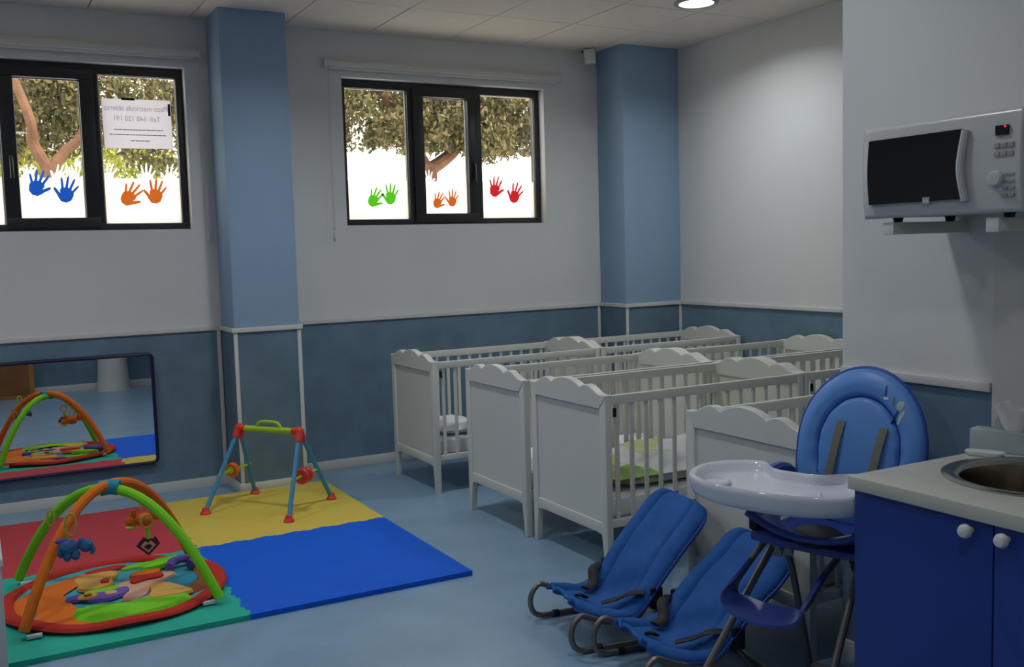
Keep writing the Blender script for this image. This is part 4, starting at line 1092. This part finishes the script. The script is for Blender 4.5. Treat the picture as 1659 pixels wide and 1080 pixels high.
# ------------------------------------------------------------------ left edge cabinet and what the mirror shows
lc = thing('low_cabinet', 'white low cabinet cut by the left edge beside the green mat', 'cabinet', (-.35, 3.76, 0))
B(-.75, .034, 3.594, 3.90, 0.02, .470).build('body', M['mw'], lc, world=True, bevel=.004)
B(-.77, .040, 3.585, 3.91, .470, .505).build('top', M['trim'], lc, world=True, bevel=.012, segs=3)
B(-.74, .020, 3.61, 3.89, 0, .02).build('plinth', M['mwgrey'], lc, world=True)
wr = thing('wardrobe', 'orange wood cupboard reflected at the edge of the wall mirror', 'cupboard', (.05, -.43, 0))
B(-.75, .62, -.59, -.29, 0.0, 1.55).build('carcass', M['wood2'], wr, world=True, bevel=.004)
for a, b in ((-.74, -.08), (-.07, .56)):
    d = B(a, b, -.29, -.272, .06, 1.50).build('door', M['wood'], wr, world=True, bevel=.004)
    MB().ball(((b - .05) if a < -.1 else (a + .05), -.262, .8), .014).build('knob', M['wood2'], d, world=True)
S('wall_column', MB().lathe([(.205, 0), (.195, .05), (.178, .25), (.160, .6), (.150, 1.0), (.150, H)], c=(1.52, -.42, 0), seg=32), M['trim'])

# ------------------------------------------------------------------ outside: paving, trees
S('ground', B(-12, 22, W + .25, 30, -.2, -.05), M['ground'], smooth=0)
def tree(loc, trunk_paths, blobs, leafm, label, nleaf, sz, seed):
    rnd = random.Random(seed)
    t = thing('tree', label, 'tree', loc, group='trees outside the windows')
    tm_ = MB()
    for pts, r0, r1 in trunk_paths:
        p = catmull([Vector(q) - Vector(loc) for q in pts], 6); n_ = len(p)
        tm_.tube(p, [r0 + (r1 - r0) * i / (n_ - 1) for i in range(n_)], 10)
    tm_.build('trunk', M['bark'], t)
    vs = []; fs = []
    tot = sum(b[3] * b[4] * b[5] for b in blobs)
    for cx, cy, cz, rx, ry, rz_ in blobs:
        k = int(nleaf * rx * ry * rz_ / tot)
        clumps = [Vector((cx + rnd.uniform(-1, 1) * rx, cy + rnd.uniform(-1, 1) * ry, cz + rnd.uniform(-1, 1) * rz_)) - Vector(loc) for _ in range(16)]
        for _ in range(k):
            while True:
                a, b, c = (rnd.uniform(-1, 1) for _ in range(3))
                if a * a + b * b + c * c < 1: break
            p = Vector((cx + a * rx, cy + b * ry, cz + c * rz_)) - Vector(loc)
            p = p.lerp(min(clumps, key=lambda q_: (q_ - p).length_squared), rnd.uniform(.05, .42))
            q = Euler((rnd.uniform(0, 6.3), rnd.uniform(0, 6.3), rnd.uniform(0, 6.3))).to_matrix()
            s_ = sz * rnd.uniform(.6, 1.4); i0 = len(vs)
            for u, v in ((-1, 0), (-.2, -.42), (.6, -.30), (1, 0), (.6, .30), (-.2, .42)): vs.append(p + q @ Vector((u * s_, v * s_, .12 * s_ * (1 - u * u))))
            fs.append(tuple(range(i0, i0 + 6)))
    fo = MB(); fo.v = [tuple(v) for v in vs]; fo.f = fs
    me = bpy.data.meshes.new('foliage'); me.from_pydata(fo.v, [], fo.f); me.materials.append(leafm)
    f_ = bpy.data.objects.new('foliage', me); COL.objects.link(f_); f_.parent = t; f_['kind'] = 'stuff'
    return t
rb = random.Random(3)
tree((.72, 10, -.05), [([(.73, 10, -.05), (.70, 10, 1.2), (.72, 10, 2.36)], .10, .075), ([(.72, 10, 2.3), (.60, 10, 2.55), (.58, 9.9, 2.75), (.44, 9.9, 3.2)], .060, .035), ([(.72, 10, 2.3), (.86, 10, 2.48), (1.02, 9.95, 2.66), (1.12, 9.9, 3.2)], .055, .035)],
     [(.2, 10.8, 3.15, 1.1, .7, .62), (1.3, 10.8, 3.1, .9, .7, .55), (.5, 11.2, 2.75, .9, .4, .35), (1.9, 11.0, 2.85, .5, .5, .55)], M['leaf_dark'], 'olive tree with a forked trunk seen through the window with the notice', 20000, .031, 1)
tree((.9, 13, -.05), [([(.9, 13, -.05), (.95, 13, 1.5), (.9, 13, 2.4)], .10, .06)],
     [(.45, 12.6, 2.62, .5, .4, .38), (1.15, 12.8, 2.55, .45, .4, .30), (1.75, 13, 2.75, .5, .4, .35), (0.1, 12.6, 2.75, .4, .4, .5), (2.15, 12.8, 2.62, .25, .4, .30)], M['leaf_lime'], 'yellow green bush growing behind the forked tree trunk', 7000, .032, 2)
tree((4.45, 10, -.05), [([(4.45, 10, -.05), (4.42, 10, 1.4), (4.50, 10, 2.42)], .15, .11), ([(4.50, 10, 2.35), (4.25, 10, 2.75), (4.0, 10, 3.2)], .08, .05), ([(4.50, 10, 2.35), (4.85, 10, 2.6), (5.2, 10, 3.1)], .08, .05)],
     [(3.9, 10.2, 3.05, .85, .6, .50), (4.8, 10.1, 3.0, .8, .6, .55), (5.6, 10.2, 3.0, .65, .6, .50), (6.3, 10.2, 3.05, .5, .5, .5), (4.2, 9.7, 2.75, .45, .3, .28), (5.1, 9.8, 2.72, .35, .3, .32), (5.95, 9.8, 2.78, .4, .3, .30)], M['leaf_dark'], 'broad olive tree seen through the window with the green and red hands', 28000, .031, 4)
